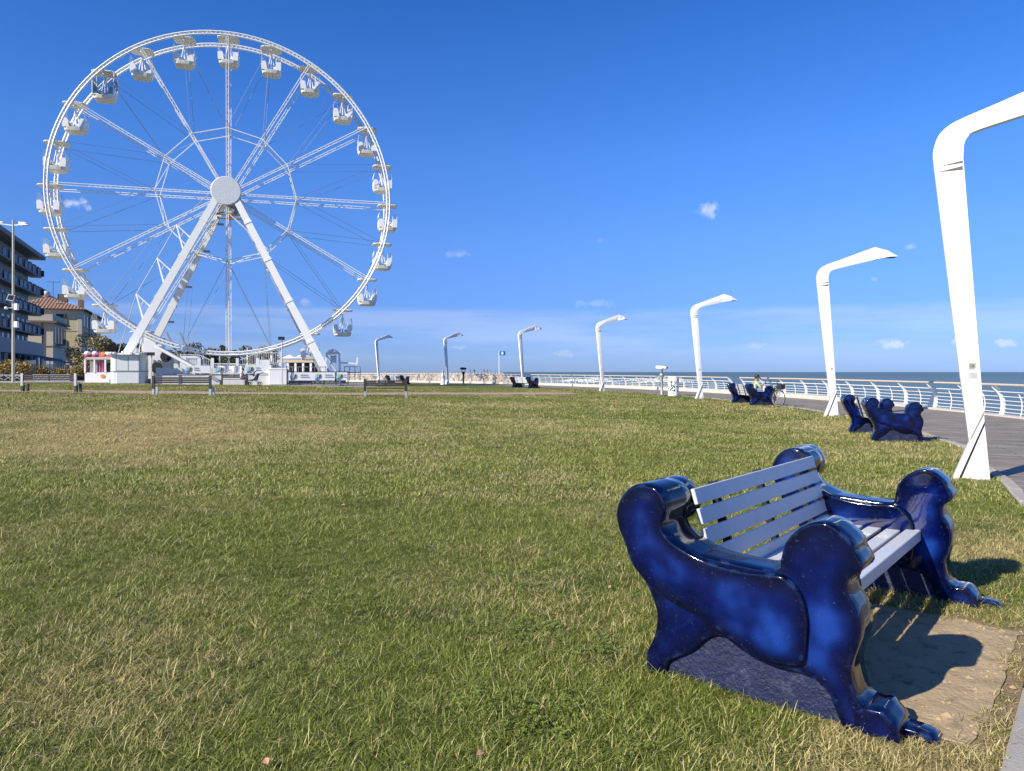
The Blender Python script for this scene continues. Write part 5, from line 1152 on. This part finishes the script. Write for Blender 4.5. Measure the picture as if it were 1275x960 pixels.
# ---------------------------------------------------------------- the bicycle propped at the bench end
def bicycle(loc, rz, steer):
    r = thing('bicycle', 'dark city bicycle with a handlebar bag propped beside the man in a cap', 'bicycle', loc, rz)
    Rw = .335
    def wheel_(cx, M, parent):
        t = MB().tube([Vector((cx, 0, Rw)) + M @ Vector((Rw * math.cos(a), 0, Rw * math.sin(a))) for a in np.linspace(0, 6.2832, 28, endpoint=False)], .021, 6, closed=True); w = t.build('wheel', RUBBER, parent, True)
        MB().tube([Vector((cx, 0, Rw)) + M @ Vector(((Rw - .03) * math.cos(a), 0, (Rw - .03) * math.sin(a))) for a in np.linspace(0, 6.2832, 28, endpoint=False)], .011, 5, closed=True).build('rim', STEEL, w)
        s = MB()
        for k in range(14): a = 2 * math.pi * k / 14; s.bar(Vector((cx, 0, Rw)), Vector((cx, 0, Rw)) + M @ Vector(((Rw - .03) * math.cos(a), 0, (Rw - .03) * math.sin(a))), .004)
        s.tube([Vector((cx, 0, Rw)) + M @ Vector((0, -.05, 0)), Vector((cx, 0, Rw)) + M @ Vector((0, .05, 0))], .022, 8); s.build('spokes', STEEL, w)
    I = Matrix.Identity(3); S = Matrix.Rotation(steer, 3, 'Z'); fx = 1.06
    wheel_(0, I, r); wheel_(fx, S, r)
    f = MB(); bb = (.44, 0, .28); st = (.30, 0, .80); hd0 = (.86, 0, .72); hd1 = (.84, 0, .86)
    f.tube([st, bb], .016, 6).tube([bb, hd0], .019, 6).tube([(.33, 0, .66), hd1], .016, 6).tube([hd0, hd1], .022, 6)
    for s in (-.06, .06): f.tube([(0, s, Rw), bb], .011, 5).tube([(0, s, Rw), st], .010, 5)
    f.build('frame', BRACKET, r, True)
    fk = MB(); H = Vector(hd0)
    for s in (-.055, .055): fk.tube([H, H + S @ Vector((.06, s, -.06)), Vector((fx, 0, Rw)) + S @ Vector((0, s, 0))], .013, 6)
    fk.build('fork', STEEL, r, True)
    hb = MB(); B = Vector((.83, 0, 1.02)); hb.tube([hd1, B], .015, 6); hb.tube([B + S @ Vector((-.20, -.30, .06)), B + S @ Vector((-.02, -.20, .03)), B, B + S @ Vector((-.02, .20, .03)), B + S @ Vector((-.20, .30, .06))], .013, 6); hb.build('handlebar', BRACKET, r, True)
    for s in (-1, 1): MB().tube([B + S @ Vector((-.09, s * .25, .045)), B + S @ Vector((-.20, s * .30, .06))], .019, 6).build('grip', RUBBER, r)
    MB().prism([(.18, 1.00), (.38, .99), (.40, .80), (.22, .76)], lambda a, z: Vector((.83, 0, 0)) + S @ Vector((a - .08, -.13, 0)) + Vector((0, 0, z - .06)), lambda a, z: Vector((.83, 0, 0)) + S @ Vector((a - .08, .13, 0)) + Vector((0, 0, z - .06))).build('handlebar_bag', BLACK, r)
    MB().add([(.14, -.08, .93), (.14, .08, .93), (.30, .07, .94), (.42, 0, .92), (.30, -.07, .94), (.2, 0, .88)], [(0, 1, 2, 3, 4), (0, 5, 1), (1, 5, 2), (2, 5, 3), (3, 5, 4), (4, 5, 0)]).build('saddle', BLACK, r)
    c = MB().lathe([(.09, -.008), (.09, .008)], 14, bb, Matrix.Rotation(R_(90), 3, 'X')).bar((.44, -.05, .28), (.52, -.06, .14), .02).bar((.44, .05, .28), (.36, .06, .42), .02).box((.52, -.10, .14), (.09, .10, .02)).box((.36, .10, .42), (.09, .10, .02)); c.build('crank', BRACKET, r)
    for cx, M in ((0, I), (fx, S)):
        g = MB(); pts = [Vector((cx, 0, Rw)) + M @ Vector(((Rw + .035) * math.cos(a), 0, (Rw + .035) * math.sin(a))) for a in np.linspace(R_(20 if cx == 0 else 40), R_(190 if cx == 0 else 170), 12)]; 
        for a, b in zip(pts[:-1], pts[1:]): g.bar(a, b, .045, .006)
        g.build('mudguard', BRACKET, r)
    MB().bar((0, 0, .40), (.1, .14, .02), .015).build('kickstand', STEEL, r)
bx3, by3, _ = in_bench(b3, -.42, .05)
byk = (px(969, 30.6), 30.6); zb = gz(*byk)
ang = R_(-98)
bicycle((byk[0] - 1.06 * math.cos(ang), byk[1] - 1.06 * math.sin(ang), float(zprom(31)) + .01), ang, R_(38))

# ---------------------------------------------------------------- foliage
def leaf_cloud(n, fn, size, r, flat=False):
    vs, fs = [], []
    for _ in range(n):
        p = Vector(fn()); s = size * r.uniform(.5, 1.4); u = Vector((r.gauss(0, 1), r.gauss(0, 1), r.gauss(0, .8))).normalized(); w = u.cross(Vector((r.gauss(0, 1), r.gauss(0, 1), r.gauss(0, 1)))).normalized(); o = len(vs)
        vs += [tuple(p - u * s), tuple(p + w * s * .45), tuple(p + u * s), tuple(p - w * s * .45)]; fs.append((o, o + 1, o + 2, o + 3))
    return MB().add(vs, fs)
def tree(label, x, y, h, w, m, n, seed, cb=.18, group='trees behind the ferris wheel', name='tree'):
    r = random.Random(seed); z = gz(x, y); t = thing(name, label, 'tree', (x, y, z), 0, group); tr = MB(); lobes = []
    tr.tube([(0, 0, -.2), (.05 * w, 0, h * .25), (-.02 * w, .03 * w, h * .5)], [.035 * h, .028 * h, .018 * h], 7)
    for i in range(28):
        a = r.uniform(0, 6.28); q = r.uniform(.15, 1) ** .6 * w * .42; zz = h * (cb + (1 - cb) * r.random() ** .8 * (1 - .35 * (q / (w * .42)) ** 2)); lobes.append((q * math.cos(a), q * math.sin(a), zz * .93, r.uniform(.11, .19) * min(w, h * 1.5)))
        if i < 7: tr.tube([(0, 0, h * .28), (q * .5 * math.cos(a), q * .5 * math.sin(a), h * .28 + (zz - h * .28) * .6), (q * math.cos(a), q * math.sin(a), zz)], [.014 * h, .009 * h, .004 * h], 5)
    tr.build('trunk', BARK, t)
    def fn():
        a, b, c, s = r.choice(lobes); d = Vector((r.gauss(0, 1), r.gauss(0, 1), r.gauss(0, 1))).normalized() * s * r.random() ** .35; return (a + d.x, b + d.y, max(h * cb * .5, c + d.z * .8))
    leaf_cloud(n, fn, .15, r).build('crown', m, t); return t
for i, (u, y, vt, wpx, m, lb) in enumerate(((118, 92, 417, 72, LEAF_OLIVE, 'olive green tamarisk tree with a wide loose crown before the yellow villa'), (152, 96, 416, 60, LEAF_OLIVE, 'olive tree rising behind the ticket kiosk'),
        (178, 104, 424, 36, LEAF_DARK, 'dark tree half hidden behind the left leg of the wheel'), (250, 98, 429, 70, LEAF_DARK, 'dark tree behind the left half of the boarding platform'),
        (272, 104, 425, 26, LEAF_DARK, 'taller dark pine behind the middle of the boarding platform'), (298, 98, 430, 76, LEAF_DARK, 'dark green tree behind the boarding stairs'), (328, 100, 433, 60, LEAF_OLIVE, 'olive tree behind the right part of the platform'), (226, 102, 431, 60, LEAF_DARK, 'low dark tree behind the control desk of the wheel'))):
    x = px(u, y); z0 = gz(x, y); h = zv(vt, y) - z0; tree(lb, x, y, h, wpx * y / F_PX, m, 12000, 40 + i, .06)
def hedge(u0, u1, v0, y, label, seed):
    r = random.Random(seed); xa, xb = px(u0, y), px(u1, y); z = gz((xa + xb) / 2, y); h = zv(v0, y) - z; t = thing('hedge', label, 'hedge', ((xa + xb) / 2, y, z), 0, 'golden hedges before the hotel'); L = xb - xa
    lob = [(r.uniform(-.5, .5) * L, r.uniform(-.5, .5), r.uniform(.35, .85) * h, r.uniform(.25, .42) * h) for _ in range(int(L * 3))]
    def fn():
        a, b, c, s = r.choice(lob); d = Vector((r.gauss(0, 1), r.gauss(0, 1), r.gauss(0, 1))).normalized() * s * r.random() ** .4; return (a + d.x, b + d.y, max(.05, min(h * 1.05, c + d.z)))
    leaf_cloud(int(700 * L / 2), fn, .11, r).build('foliage', LEAF_GOLD, t); s = MB(); [s.tube([(a, b, 0), (a + .1, b, c)], .02, 4) for a, b, c, _ in lob[:14]]; s.build('stem', BARK, t)
hedge(-40, 36, 449, 74, 'golden brown hedge at the left edge behind the crossed lattice fence', 3)
hedge(48, 104, 456, 76, 'golden brown hedge behind the pale grey planter near the candy stall', 4)
def lattice(u0, u1, y, v0, v1):
    xa, xb = px(u0, y), px(u1, y); z1, z0 = zv(v0, y), gz(xa, y); r = thing('lattice_fence', 'low dark fence of crossed bars before the golden hedge at the left edge', 'fence', ((xa + xb) / 2, y, z0)); L = xb - xa; h = z1 - z0; n = 6
    for i in range(n): a, b = -L / 2 + L * i / n, -L / 2 + L * (i + 1) / n; MB().bar((a, 0, .08), (b, 0, h), .05, .03).bar((a, .035, h), (b, .035, .08), .05, .03).build('crossed_bars', STEEL, r)
    for i in range(n + 1): MB().bar((-L / 2 + L * i / n, 0, 0), (-L / 2 + L * i / n, 0, h + .05), .07).build('post', BRACKET, r)
    MB().bar((-L / 2, 0, h), (L / 2, 0, h), .06).build('rail', STEEL, r); MB().box((0, .22, h * .45), (L, .03, h * .9)).build('backing_panel', BRACKET, r)
lattice(-40, 27, 70, 467, 476)
def planter():
    y = 71; xa, xb = px(44, y), px(90, y); z0 = gz(xa, y); h = zv(466, y) - z0; r = thing('planter', 'long grey planter trough with pale crossed trim in front of the golden hedge', 'planter', ((xa + xb) / 2, y, z0)); L = xb - xa
    MB().cbox((0, 0, h * .45), (L, .7, h * .9), .03).build('trough', GREYP, r); MB().box((0, -.36, h * .92), (L + .06, .08, .07)).build('rim_board', TRIMB, r); n = 7
    for i in range(n): a, b = -L / 2 + L * i / n, -L / 2 + L * (i + 1) / n; MB().bar((a, -.37, .12), (b, -.37, h * .85), .05, .03).bar((a, -.40, h * .85), (b, -.40, .12), .05, .03).build('crossed_trim', STEEL, r)
planter()

# ---------------------------------------------------------------- town
E1 = (-0.383, 0.924); E2 = (0.924, 0.383); TA = math.atan2(E2[1], E2[0])       # local x along E2, local y along E1
def town(name, label, cat, u, y):
    x = px(u, y); return thing(name, label, cat, (x, y, gz(x, y)), TA)
def hotel():
    r = town('hotel', 'grey multi storey hotel with stacked dark balconies at the left edge', 'hotel', 35, 112.0); z0 = r.location.z; D = 30.0; Wd = 14.0
    top = zv(321, 112) - z0
    MB().box((-Wd / 2, -D / 2, top / 2), (Wd, D, top)).build('wall', HOTELW, r)
    rf = MB().prism([(1.9, top - .05), (2.0, top + .45), (-Wd - 1, top + .45), (-Wd - 1, top - .05)], lambda a, z: (a, 1.9, z), lambda a, z: (a, -D - 1, z)).build('roof', ROOFG, r)
    MB().box((-Wd / 2 + .2, -D / 2, top + .5), (Wd + 2.2, D + 2.4, .12)).build('roof_cap', HOTELD, rf)
    lv = [zv(v, 112) - z0 for v in (417.5, 392.5, 368, 344)]; fh = lv[1] - lv[0]
    wm = MB().box((0, 0, 0), (.08, 1.15, 1.9)).mesh('window', GLASS_D); sm_ = MB().box((0, 0, 0), (.05, .55, 1.9)).mesh('shutter', SHUT)
    dm = MB().box((0, 0, 0), (1.35, .16, 1.35)).mesh('divider', HOTELW); pm_ = MB().box((0, 0, 0), (.08, 1.75, .95)).mesh('balcony_panel', HOTELD)
    for f, z in enumerate(lv):
        lb = 1.25
        MB().box((.7, -D / 2 + .9, z + .09), (1.45, D + 1.8, .2)).build('balcony_slab', ROOFG, r); bay = 2.9
        for k in range(9):
            y = -k * bay - 1.3
            link('window', wm, r, (.03, y + .45, z + 1.25)); s = link('shutter', sm_, r, (.07, y - .5, z + 1.25))
            link('balcony_panel', pm_, r, (1.42, y + .5 + (.7 if (k + f) % 3 == 0 else 0), z + .68))
            link('divider', dm, r, (.70, y + 1.45, z + .87)); link('divider', dm, r, (.70, y - .4, z + .87))
        link('balcony_panel', pm_, r, (.9, 1.78, z + .68)).rotation_euler = (0, 0, R_(90)); link('divider', dm, r, (.70, 1.6, z + .87))
    zt = top - 2.3
    for k in range(9): link('window', wm, r, (.03, -k * 2.9 - 1.0, zt + .55)).scale = (1, 1, .75)
    zb = zv(436, 112) - z0
    for k in range(10): link('window', wm, r, (.03, -k * 2.9 - .9, lv[0] - 1.25)); link('shutter', sm_, r, (.06, -k * 2.9 - 2.2, lv[0] - 1.25))
    MB().box((.9, -D / 2 + .5, zb + .1), (1.8, D + 1.5, 1.9)).build('blue_fascia', HOTELD, r)
    MB().box((.7, -D / 2 + .4, (zb - .9) / 2), (1.2, D, zb - .9)).build('ground_floor_glazing', GLASS_D, r)
    for k in range(8): MB().box((1.5, -k * 3.6 + 1.0, (zb - .9) / 2), (.35, .35, zb - .9)).build('column', SHUT, r)
    return r
hotel()
def awning(u, y, L, dep, z, label):
    x = px(u, y); r = thing('awning', label, 'awning', (x, y, gz(x, y)), TA, 'awnings of the seafront restaurant')
    MB().prism([(0, z + .75), (dep, z + .1), (dep, z - .25), (dep - .05, z - .25), (dep - .05, z + .03), (0, z + .68)], lambda a, q: (a, 0, q), lambda a, q: (a, -L, q)).build('canvas', AWN, r)
    for k in range(4): MB().bar((dep - .15, -L * k / 3.02 - .05, 0), (dep - .15, -L * k / 3.02 - .05, z), .10).build('post', STEEL, r)
    MB().box((.05, -L / 2, z / 2), (.1, L, z)).build('glass_front', GLASS_D, r)
awning(44, 106, 13, 3.4, 2.9, 'long blue grey awning in front of the hotel ground floor')
awning(66, 112, 9, 3.6, 2.4, 'lower blue awning reaching in front of the cream house')
def gable_window(parent, x, y, z, w, h, face, shutters=True):
    """window with frame, pane, sill on the lit face (face='f', -y) or the receding face (face='s', +x)"""
    rot = 0 if face == 'f' else R_(90); M = Matrix.Rotation(rot, 4, 'Z')
    def put(b, name, m, par):
        o = b.build(name, m, par); return o
    f = MB(); off = Vector((x, y, z))
    def P(c, d, b): b.box(off + (M @ Vector(c)), d, rot)
    P((0, -.03, 0), (w + .24, .1, h + .24), f); fo = f.build('window', TRIMB, parent)
    g = MB(); P((0, -.065, 0), (w, .06, h), g); g.build('pane', GLASS_D, fo)
    s = MB(); P((0, -.14, -h / 2 - .14), (w + .5, .3, .10), s); s.build('sill', TRIMB, fo)
    if shutters: s = MB(); P((w / 2 + .34, -.06, 0), (.36, .09, h), s); s.build('shutter', CORN if face == 'f' else AWN, fo)
def cream_house():
    r = town('cream_house', 'cream stucco house with a flat parapet roof and tall shuttered windows right of the hotel', 'house', 66, 125.0); z0 = r.location.z; W_, D_ = 9.0, 12.5
    zc = zv(401.5, 125) - z0; zt = zv(392, 125) - z0; zm = zv(431, 125) - z0
    MB().box((-W_ / 2, D_ / 2, zc / 2), (W_, D_, zc)).build('wall', CREAMB, r)
    MB().box((-W_ / 2 + .15, D_ / 2 - .15, zc + .1), (W_ + 1.0, D_ + 1.0, .32)).build('cornice', CORN, r)
    MB().box((-W_ / 2, D_ / 2, (zc + zt) / 2 + .1), (W_ - .1, D_ - .1, zt - zc)).build('parapet', TRIMB, r)
    MB().box((-W_ / 2 + .02, D_ / 2 - .02, zm), (W_ + .14, D_ + .14, .14)).build('string_course', CORN, r)
    MB().tube([(-1.6, -.08, 0), (-1.6, -.08, zc)], .09, 6).build('downpipe', CORN, r)
    gable_window(r, -5.6, 0, zm + 1.9, 1.2, 1.9, 'f', True); gable_window(r, -5.6, 0, 2.0, 1.2, 2.2, 'f')
    for k in range(4): gable_window(r, 0, 1.8 + k * 2.9, zm + 2.0, 1.0, 2.7, 's'); gable_window(r, 0, 1.8 + k * 2.9, 1.7, 1.1, 2.6, 's', False)
    b = MB().box((.5, 4.6, zm + .35), (1.0, 3.4, .15)); [b.bar((.97, 3.0 + .2 * i, zm + .4), (.97, 3.0 + .2 * i, zm + 1.35), .035) for i in range(17)]; b.bar((.97, 2.95, zm + 1.38), (.97, 6.25, zm + 1.38), .06); b.build('balcony', CORN, r)
cream_house()
def villa():
    r = town('yellow_villa', 'yellow villa with a red tiled hip roof and chimneys behind the cream house', 'house', 102, 140.0); z0 = r.location.z; W_, D_ = 13.0, 27.0
    ze = zv(385.5, 140) - z0; zp = zv(371.5, 147) - z0; zm = zv(412, 140) - z0
    MB().box((-W_ / 2, D_ / 2, ze / 2), (W_, D_, ze)).build('wall', YELB, r)
    MB().box((-W_ / 2, D_ / 2, ze - .35), (W_ + .1, D_ + .1, .75)).build('frieze', TRIMB, r)
    MB().box((-W_ / 2, D_ / 2, zm), (W_ + .12, D_ + .12, .18)).build('string_course', TRIMB, r)
    for y in (0.35,): MB().box((-.35, -.03, ze / 2 - .4), (.7, .12, ze - .8)).build('corner_pilaster', TRIMB, r)
    e = .9; A, B, C, D = (-W_ - e, -e, ze), (e, -e, ze), (e, D_ + e, ze), (-W_ - e, D_ + e, ze); R0, R1 = (-W_ / 2, W_ / 2 + .5, zp), (-W_ / 2, D_ - W_ / 2, zp)
    rf = MB().add([A, B, C, D, R0, R1], [(0, 1, 4), (1, 2, 5, 4), (2, 3, 5), (3, 0, 4, 5), (3, 2, 1, 0)]).build('roof', TERRA, r)
    # ridged tile courses as real rolls on the two visible slopes
    t = MB()
    for i in range(26):
        q = (i + .5) / 26; xa = A[0] + (B[0] - A[0]) * q; k = 1 - abs(2 * q - 1); p0 = Vector((xa, -e, ze + .03)); p1 = p0.lerp(Vector((xa, R0[1], zp + .03)), k * .98) if True else p0; t.bar(p0, p1, .16, .10)
    o = t.build('tile_roll', TERRA, rf); o['kind'] = 'stuff'
    MB().box((-W_ / 2, D_ / 2, ze - .05), (W_ + 1.7, D_ + 1.7, .12)).build('eave', CORN, r)
    for xx, q in ((-8.2, .5), (-4.2, .42)): zz = ze + (zp - ze) * q; MB().box((xx, -e + (R0[1] + e) * q, zz + .12), (1.1, .8, .12)).build('skylight', SHUT, rf)
    for k in range(3): MB().box((-.8 - .1 * k, 3.0 + 2.6 * k, ze + 1.4), (.5, .6, 2.0)).build('chimney', TERRA, rf)
    MB().box((-4.5, 9, zp), (1.6, 1.6, 1.5)).build('chimney', CORN, rf); MB().ball((-7.0, 7.0, zp + .5), .75, 10, (1, 1, .9)).build('satellite_dish', SHUT, rf, True)
    b = MB().tube([(-6.0, 8, zp), (-6.0, 8, zp + 3.2)], .04, 5).bar((-7.2, 8, zp + 3.0), (-4.8, 8, zp + 3.0), .05); b.build('aerial', BRACKET, rf)
    for zz, h in ((zm + 2.0, 2.2), (zm - 2.9, 2.2), (1.4, 2.6)): gable_window(r, -3.6, 0, zz, 1.25, h, 'f'); gable_window(r, -8.4, 0, zz, 1.25, h, 'f')
    for k in range(6):
        for zz in (zm + 2.0, zm - 2.9): gable_window(r, 0, 2.2 + k * 4.4, zz, 1.2, 2.2, 's')
    for yy in (8.8, 17.6): MB().tube([(.08, yy, 0), (.08, yy, ze)], .1, 6).build('downpipe', CORN, r)
    b = MB().box((-3.6, -.55, zm - 4.1), (2.6, 1.1, .15)); [b.bar((-4.8 + .2 * i, -1.05, zm - 4.0), (-4.8 + .2 * i, -1.05, zm - 3.1), .035) for i in range(13)]; b.bar((-4.85, -1.05, zm - 3.08), (-2.35, -1.05, zm - 3.08), .06); b.build('balcony', CORN, r)
villa()
def far_block():
    r = town('apartment_block', 'pale apartment block with a dark roof line far behind the hotel and villa', 'building', 60, 170); z0 = r.location.z; zt = zv(359, 170) - z0
    MB().box((-6, 5, zt / 2 - 1), (11, 10, zt - 2)).build('wall', CREAMB, r); MB().box((-6, 5, zt - 1.7), (12.5, 11.5, .4)).build('cornice', ROOFG, r); MB().box((-5, 4, zt - .8), (6, 7, 1.4)).build('penthouse', BEIGE, r); MB().box((-5, 4, zt), (7.2, 8.2, .3)).build('roof', ROOFG, r)
    for k in range(3): gable_window(r, -10 + 3 * k, 0, zt - 3.6, 1.2, 1.5, 'f', False)
far_block()
def town_lamp():
    y = 62.0; x = px(16.5, y); z = gz(x, y); H = zv(279, y) - z; r = thing('street_light', 'tall slim pole with twin lamps, a solar panel and boxes at the left edge', 'street lamp', (x, y, z))
    MB().tube([(0, 0, -.1), (0, 0, H + .35)], [.13, .085], 10).build('pole', mat('pale_khaki_pole', (0.42, 0.40, 0.30), .5), r, True)
    b = MB(); b.bar((-1.6, 0, H + .1), (0, 0, H - .12), .07).bar((0, 0, H - .1), (.6, 0, H - .06), .08); b.build('arm', STEEL, r)
    for xa, dz, dy in ((.1, .14, .3), (.55, -.10, -.2), (-1.7, .16, .1)): MB().prism([(0, 0), (.25, .10), (.75, .06), (.95, -.03), (.3, -.07)], lambda a, q: (xa + a, dy - .16, H + dz + q), lambda a, q: (xa + a, dy + .16, H + dz + q)).build('lamp_head', STEEL, r)
    s = link('solar_panel', MB().box((0, 0, 0), (.5, .05, .55)).mesh('solar_panel', WHITE), r, (-.08, -.2, zv(371, y) - z)); s.rotation_euler = (R_(-25), R_(10), R_(15)); MB().box((0, -.03, 0), (.42, .02, .46)).build('solar_cells', BRACKET, s)
    for v, w, h in ((382, .3, .55), (404, .32, .52)): MB().cbox((.26, 0, zv(v, y) - z), (w, .25, h), .03).build('control_box', WHITE, r)
    b = MB().tube([(0, -.1, 0), (-.3, -.3, .05)], .05, 6).lathe([(.1, -.1), (.14, 0), (.1, .12)], 8, (-.36, -.34, .0)); o = b.build('camera_head', WHITE, r); o.location.z = zv(384, y) - z
town_lamp()
# beach terrace beyond the wheel
def terrace():
    y = 82; xa, xb = px(352, y), px(396, y); z = gz(xa, y); r = thing('beach_terrace', 'low beige roofed beach bar seen between the platform and the right leg of the wheel', 'building', ((xa + xb) / 2, y, z)); L = xb - xa; h = zv(450, y) - z
    MB().box((0, 0, h), (L, 4, .28)).build('roof', BEIGE, r); MB().box((.2, -.1, h + .35), (L - .8, 3.4, .10)).build('roof_rail', WHITE, r)
    for k in range(5): MB().box((-L / 2 + .3 + (L - .6) * k / 4, -1.8, h / 2), (.2, .2, h)).build('post', WHITE, r)
    MB().box((0, 1.5, h / 2), (L - .4, .2, h)).build('back_wall', GLASS_D, r); MB().box((0, -1.6, .5), (L - .5, .1, .9)).build('low_wall', WHITE, r)
    for k in range(3): MB().lathe([(.02, .5), (1.0, .12), (.95, .1)], 8, (-L / 2 + .8 + 1.6 * k, 0, h + .25 + .15 * (k % 2))).build('parasol_top', WHITE, r)
terrace()

# ---------------------------------------------------------------- breakwater pier, rocks, flag, surf
def pier():
    y = 220.0; xa, xb = px(380, y), px(626, y); zd = zv(466.6, y); r = thing('pier', 'long low pier with a white railing running out over the rocks behind the last benches', 'pier', ((xa + xb) / 2, y, zd)); L = xb - xa
    MB().box((0, 1.2, -.25), (L, 3.0, .5)).build('deck', DECKC, r); MB().box((0, -.35, -.12), (L, .12, .16)).build('deck_edge', TRIMB, r)
    b = MB(); n = 60
    pm2 = MB().box((0, 0, .33), (.09, .08, .72)).mesh('railing_post', RAILW)
    for i in range(n + 1): link('railing_post', pm2, r, (-L / 2 + L * i / n, -.25, 0)); link('railing_post', pm2, r, (-L / 2 + L * i / n, 2.5, 0))
    for yy in (-.25, 2.5): 
        for zz in (.66, .40, .18): MB().bar((-L / 2, yy, zz), (L / 2, yy, zz), .05).build('rail', RAILW, r)
    return zd
ZD = pier()
def rocks():
    r = random.Random(9); ms = []
    for k in range(8):
        bm = bmesh.new(); bmesh.ops.create_icosphere(bm, subdivisions=1, radius=1.0)
        for v in bm.verts: v.co = Vector((v.co.x * r.uniform(.8, 1.2), v.co.y * r.uniform(.8, 1.2), v.co.z * r.uniform(.6, .95)))
        me = bpy.data.meshes.new('rock'); bm.to_mesh(me); bm.free(); me.materials.append(ROCK); ms.append(me)
    y0 = 215.0; xa, xb = px(425, y0), px(642, y0); n = 0
    big = []
    for i in range(250):
        t = r.random(); x = xa + (xb - xa) * t; q = r.random(); y = y0 - 5.5 * q + 3.5; z = ZD - .75 - 2.3 * q + r.uniform(-.1, .1) - (1.0 if x > px(628, y0) else 0) * r.uniform(.2, .8)
        o = link('boulder', ms[r.randrange(8)], None, (x, y, z)); s = r.uniform(.7, 1.4); o.scale = (s * 1.2, s, s * .9); o.rotation_euler = (r.uniform(0, 3), r.uniform(0, 3), r.uniform(0, 6)); tag(o, 'pale brown boulder in the breakwater below the pier railing', 'rock', 'boulders of the breakwater')
rocks()
def flag():
    y = 221.0; u = 621.5; x = px(u, y); z = ZD; H = zv(437, y) - z; r = thing('flagpole', 'white flagpole with a small blue flag at the outer end of the pier', 'flagpole', (x, y, z)); MB().tube([(0, 0, 0), (0, 0, H)], .12, 6).build('pole', WHITE, r)
    vs = [(.1 + .18 * i, .12 * math.sin(i * .8), H - .1 - 1.24 * j / 4 + .04 * math.sin(i)) for j in range(5) for i in range(11)]; N = len(vs); fs = [(j * 11 + i, j * 11 + i + 1, j * 11 + 12 + i, j * 11 + 11 + i) for j in range(4) for i in range(10)]
    fl = MB().add(vs + [(a, b + .01, c) for a, b, c in vs], fs + [tuple(N + q for q in f)[::-1] for f in fs]).build('flag', BLUEFLAG, r); MB().lathe([(.34, 0), (.30, .02)], 10, (1.0, -.14, H - .72), Matrix.Rotation(R_(90), 3, 'X')).build('white_disc', WHITE, fl)
flag()
for i, (u, m, lb) in enumerate(((585.5, NAVY, 'person in dark clothes on the pier, leftmost of the four'), (590.5, BLACK, 'person in black on the pier, second from the left'), (602.5, NAVY, 'person in blue leaning at the pier railing'), (606.5, REDC, 'person in a red top on the pier, nearest the flagpole'))):
    y = 221.0; person(lb, (px(u, y), y + (.3 * (i % 2)), ZD), R_(rng.uniform(-90, 90)), STAND, m, NAVY if m is REDC else m, BLACK, HAIR, None, False, .6)
def surf():
    r = random.Random(21); k = 0
    for i, (u, v, y, w, h, n) in enumerate(((742, 474, 120, 46, 7, 900), (830, 474, 118, 60, 7.5, 900), (716, 473, 112, 30, 4, 350), (560, 478, 100, 26, 11, 500), (800, 472, 135, 40, 3, 300), (535, 478, 99, 40, 4, 350), (598, 478, 100, 60, 4, 400))):
        x = px(u, y); b = MB(); W_ = w * y / F_PX; H_ = h * y / F_PX; z = zv(v, y)
        for _ in range(n):
            q = r.gauss(0, .24); t = r.random() ** 1.6; s = r.uniform(.03, .12) * (1.3 - t); p = Vector((x + q * W_, y + r.gauss(0, .8), z + t * H_ * max(0, 1 - (2.0 * q) ** 2) - .2)); d = Vector((r.gauss(0, 1), r.gauss(0, 1), r.gauss(0, 1))).normalized(); e = d.cross(Vector((0, 0, 1))).normalized(); f = d.cross(e)
            b.add([p + d * s * 1.6, p + e * s - d * s * .4, p + f * s - d * s * .4, p - (e + f) * s * .7 - d * s * .4], [(0, 1, 2), (0, 2, 3), (0, 3, 1), (1, 3, 2)])
        o = b.build('breaking_wave', FOAM); o['kind'] = 'stuff'
        # water heaped under the crest so the spray does not hang in the air
        m = MB(); nn = 20; vs = []
        for a in range(nn + 1):
            for c in range(7): qx = a / nn * 2 - 1; qy = c / 6 * 2 - 1; vs.append((x + qx * W_ * .6, y + qy * 3.2, -2.25 + max(0, (z + 2.2 + .15)) * max(0, 1 - qx * qx) ** .7 * math.exp(-3 * qy * qy) + r.uniform(-.05, .05)))
        m.add(vs, [(a * 7 + c, a * 7 + 7 + c, a * 7 + 8 + c, a * 7 + 1 + c) for a in range(nn) for c in range(6)]); o = m.build('wave_swell', SEA if i not in (3, 5, 6) else FOAM, None, True); o['kind'] = 'structure'
surf()
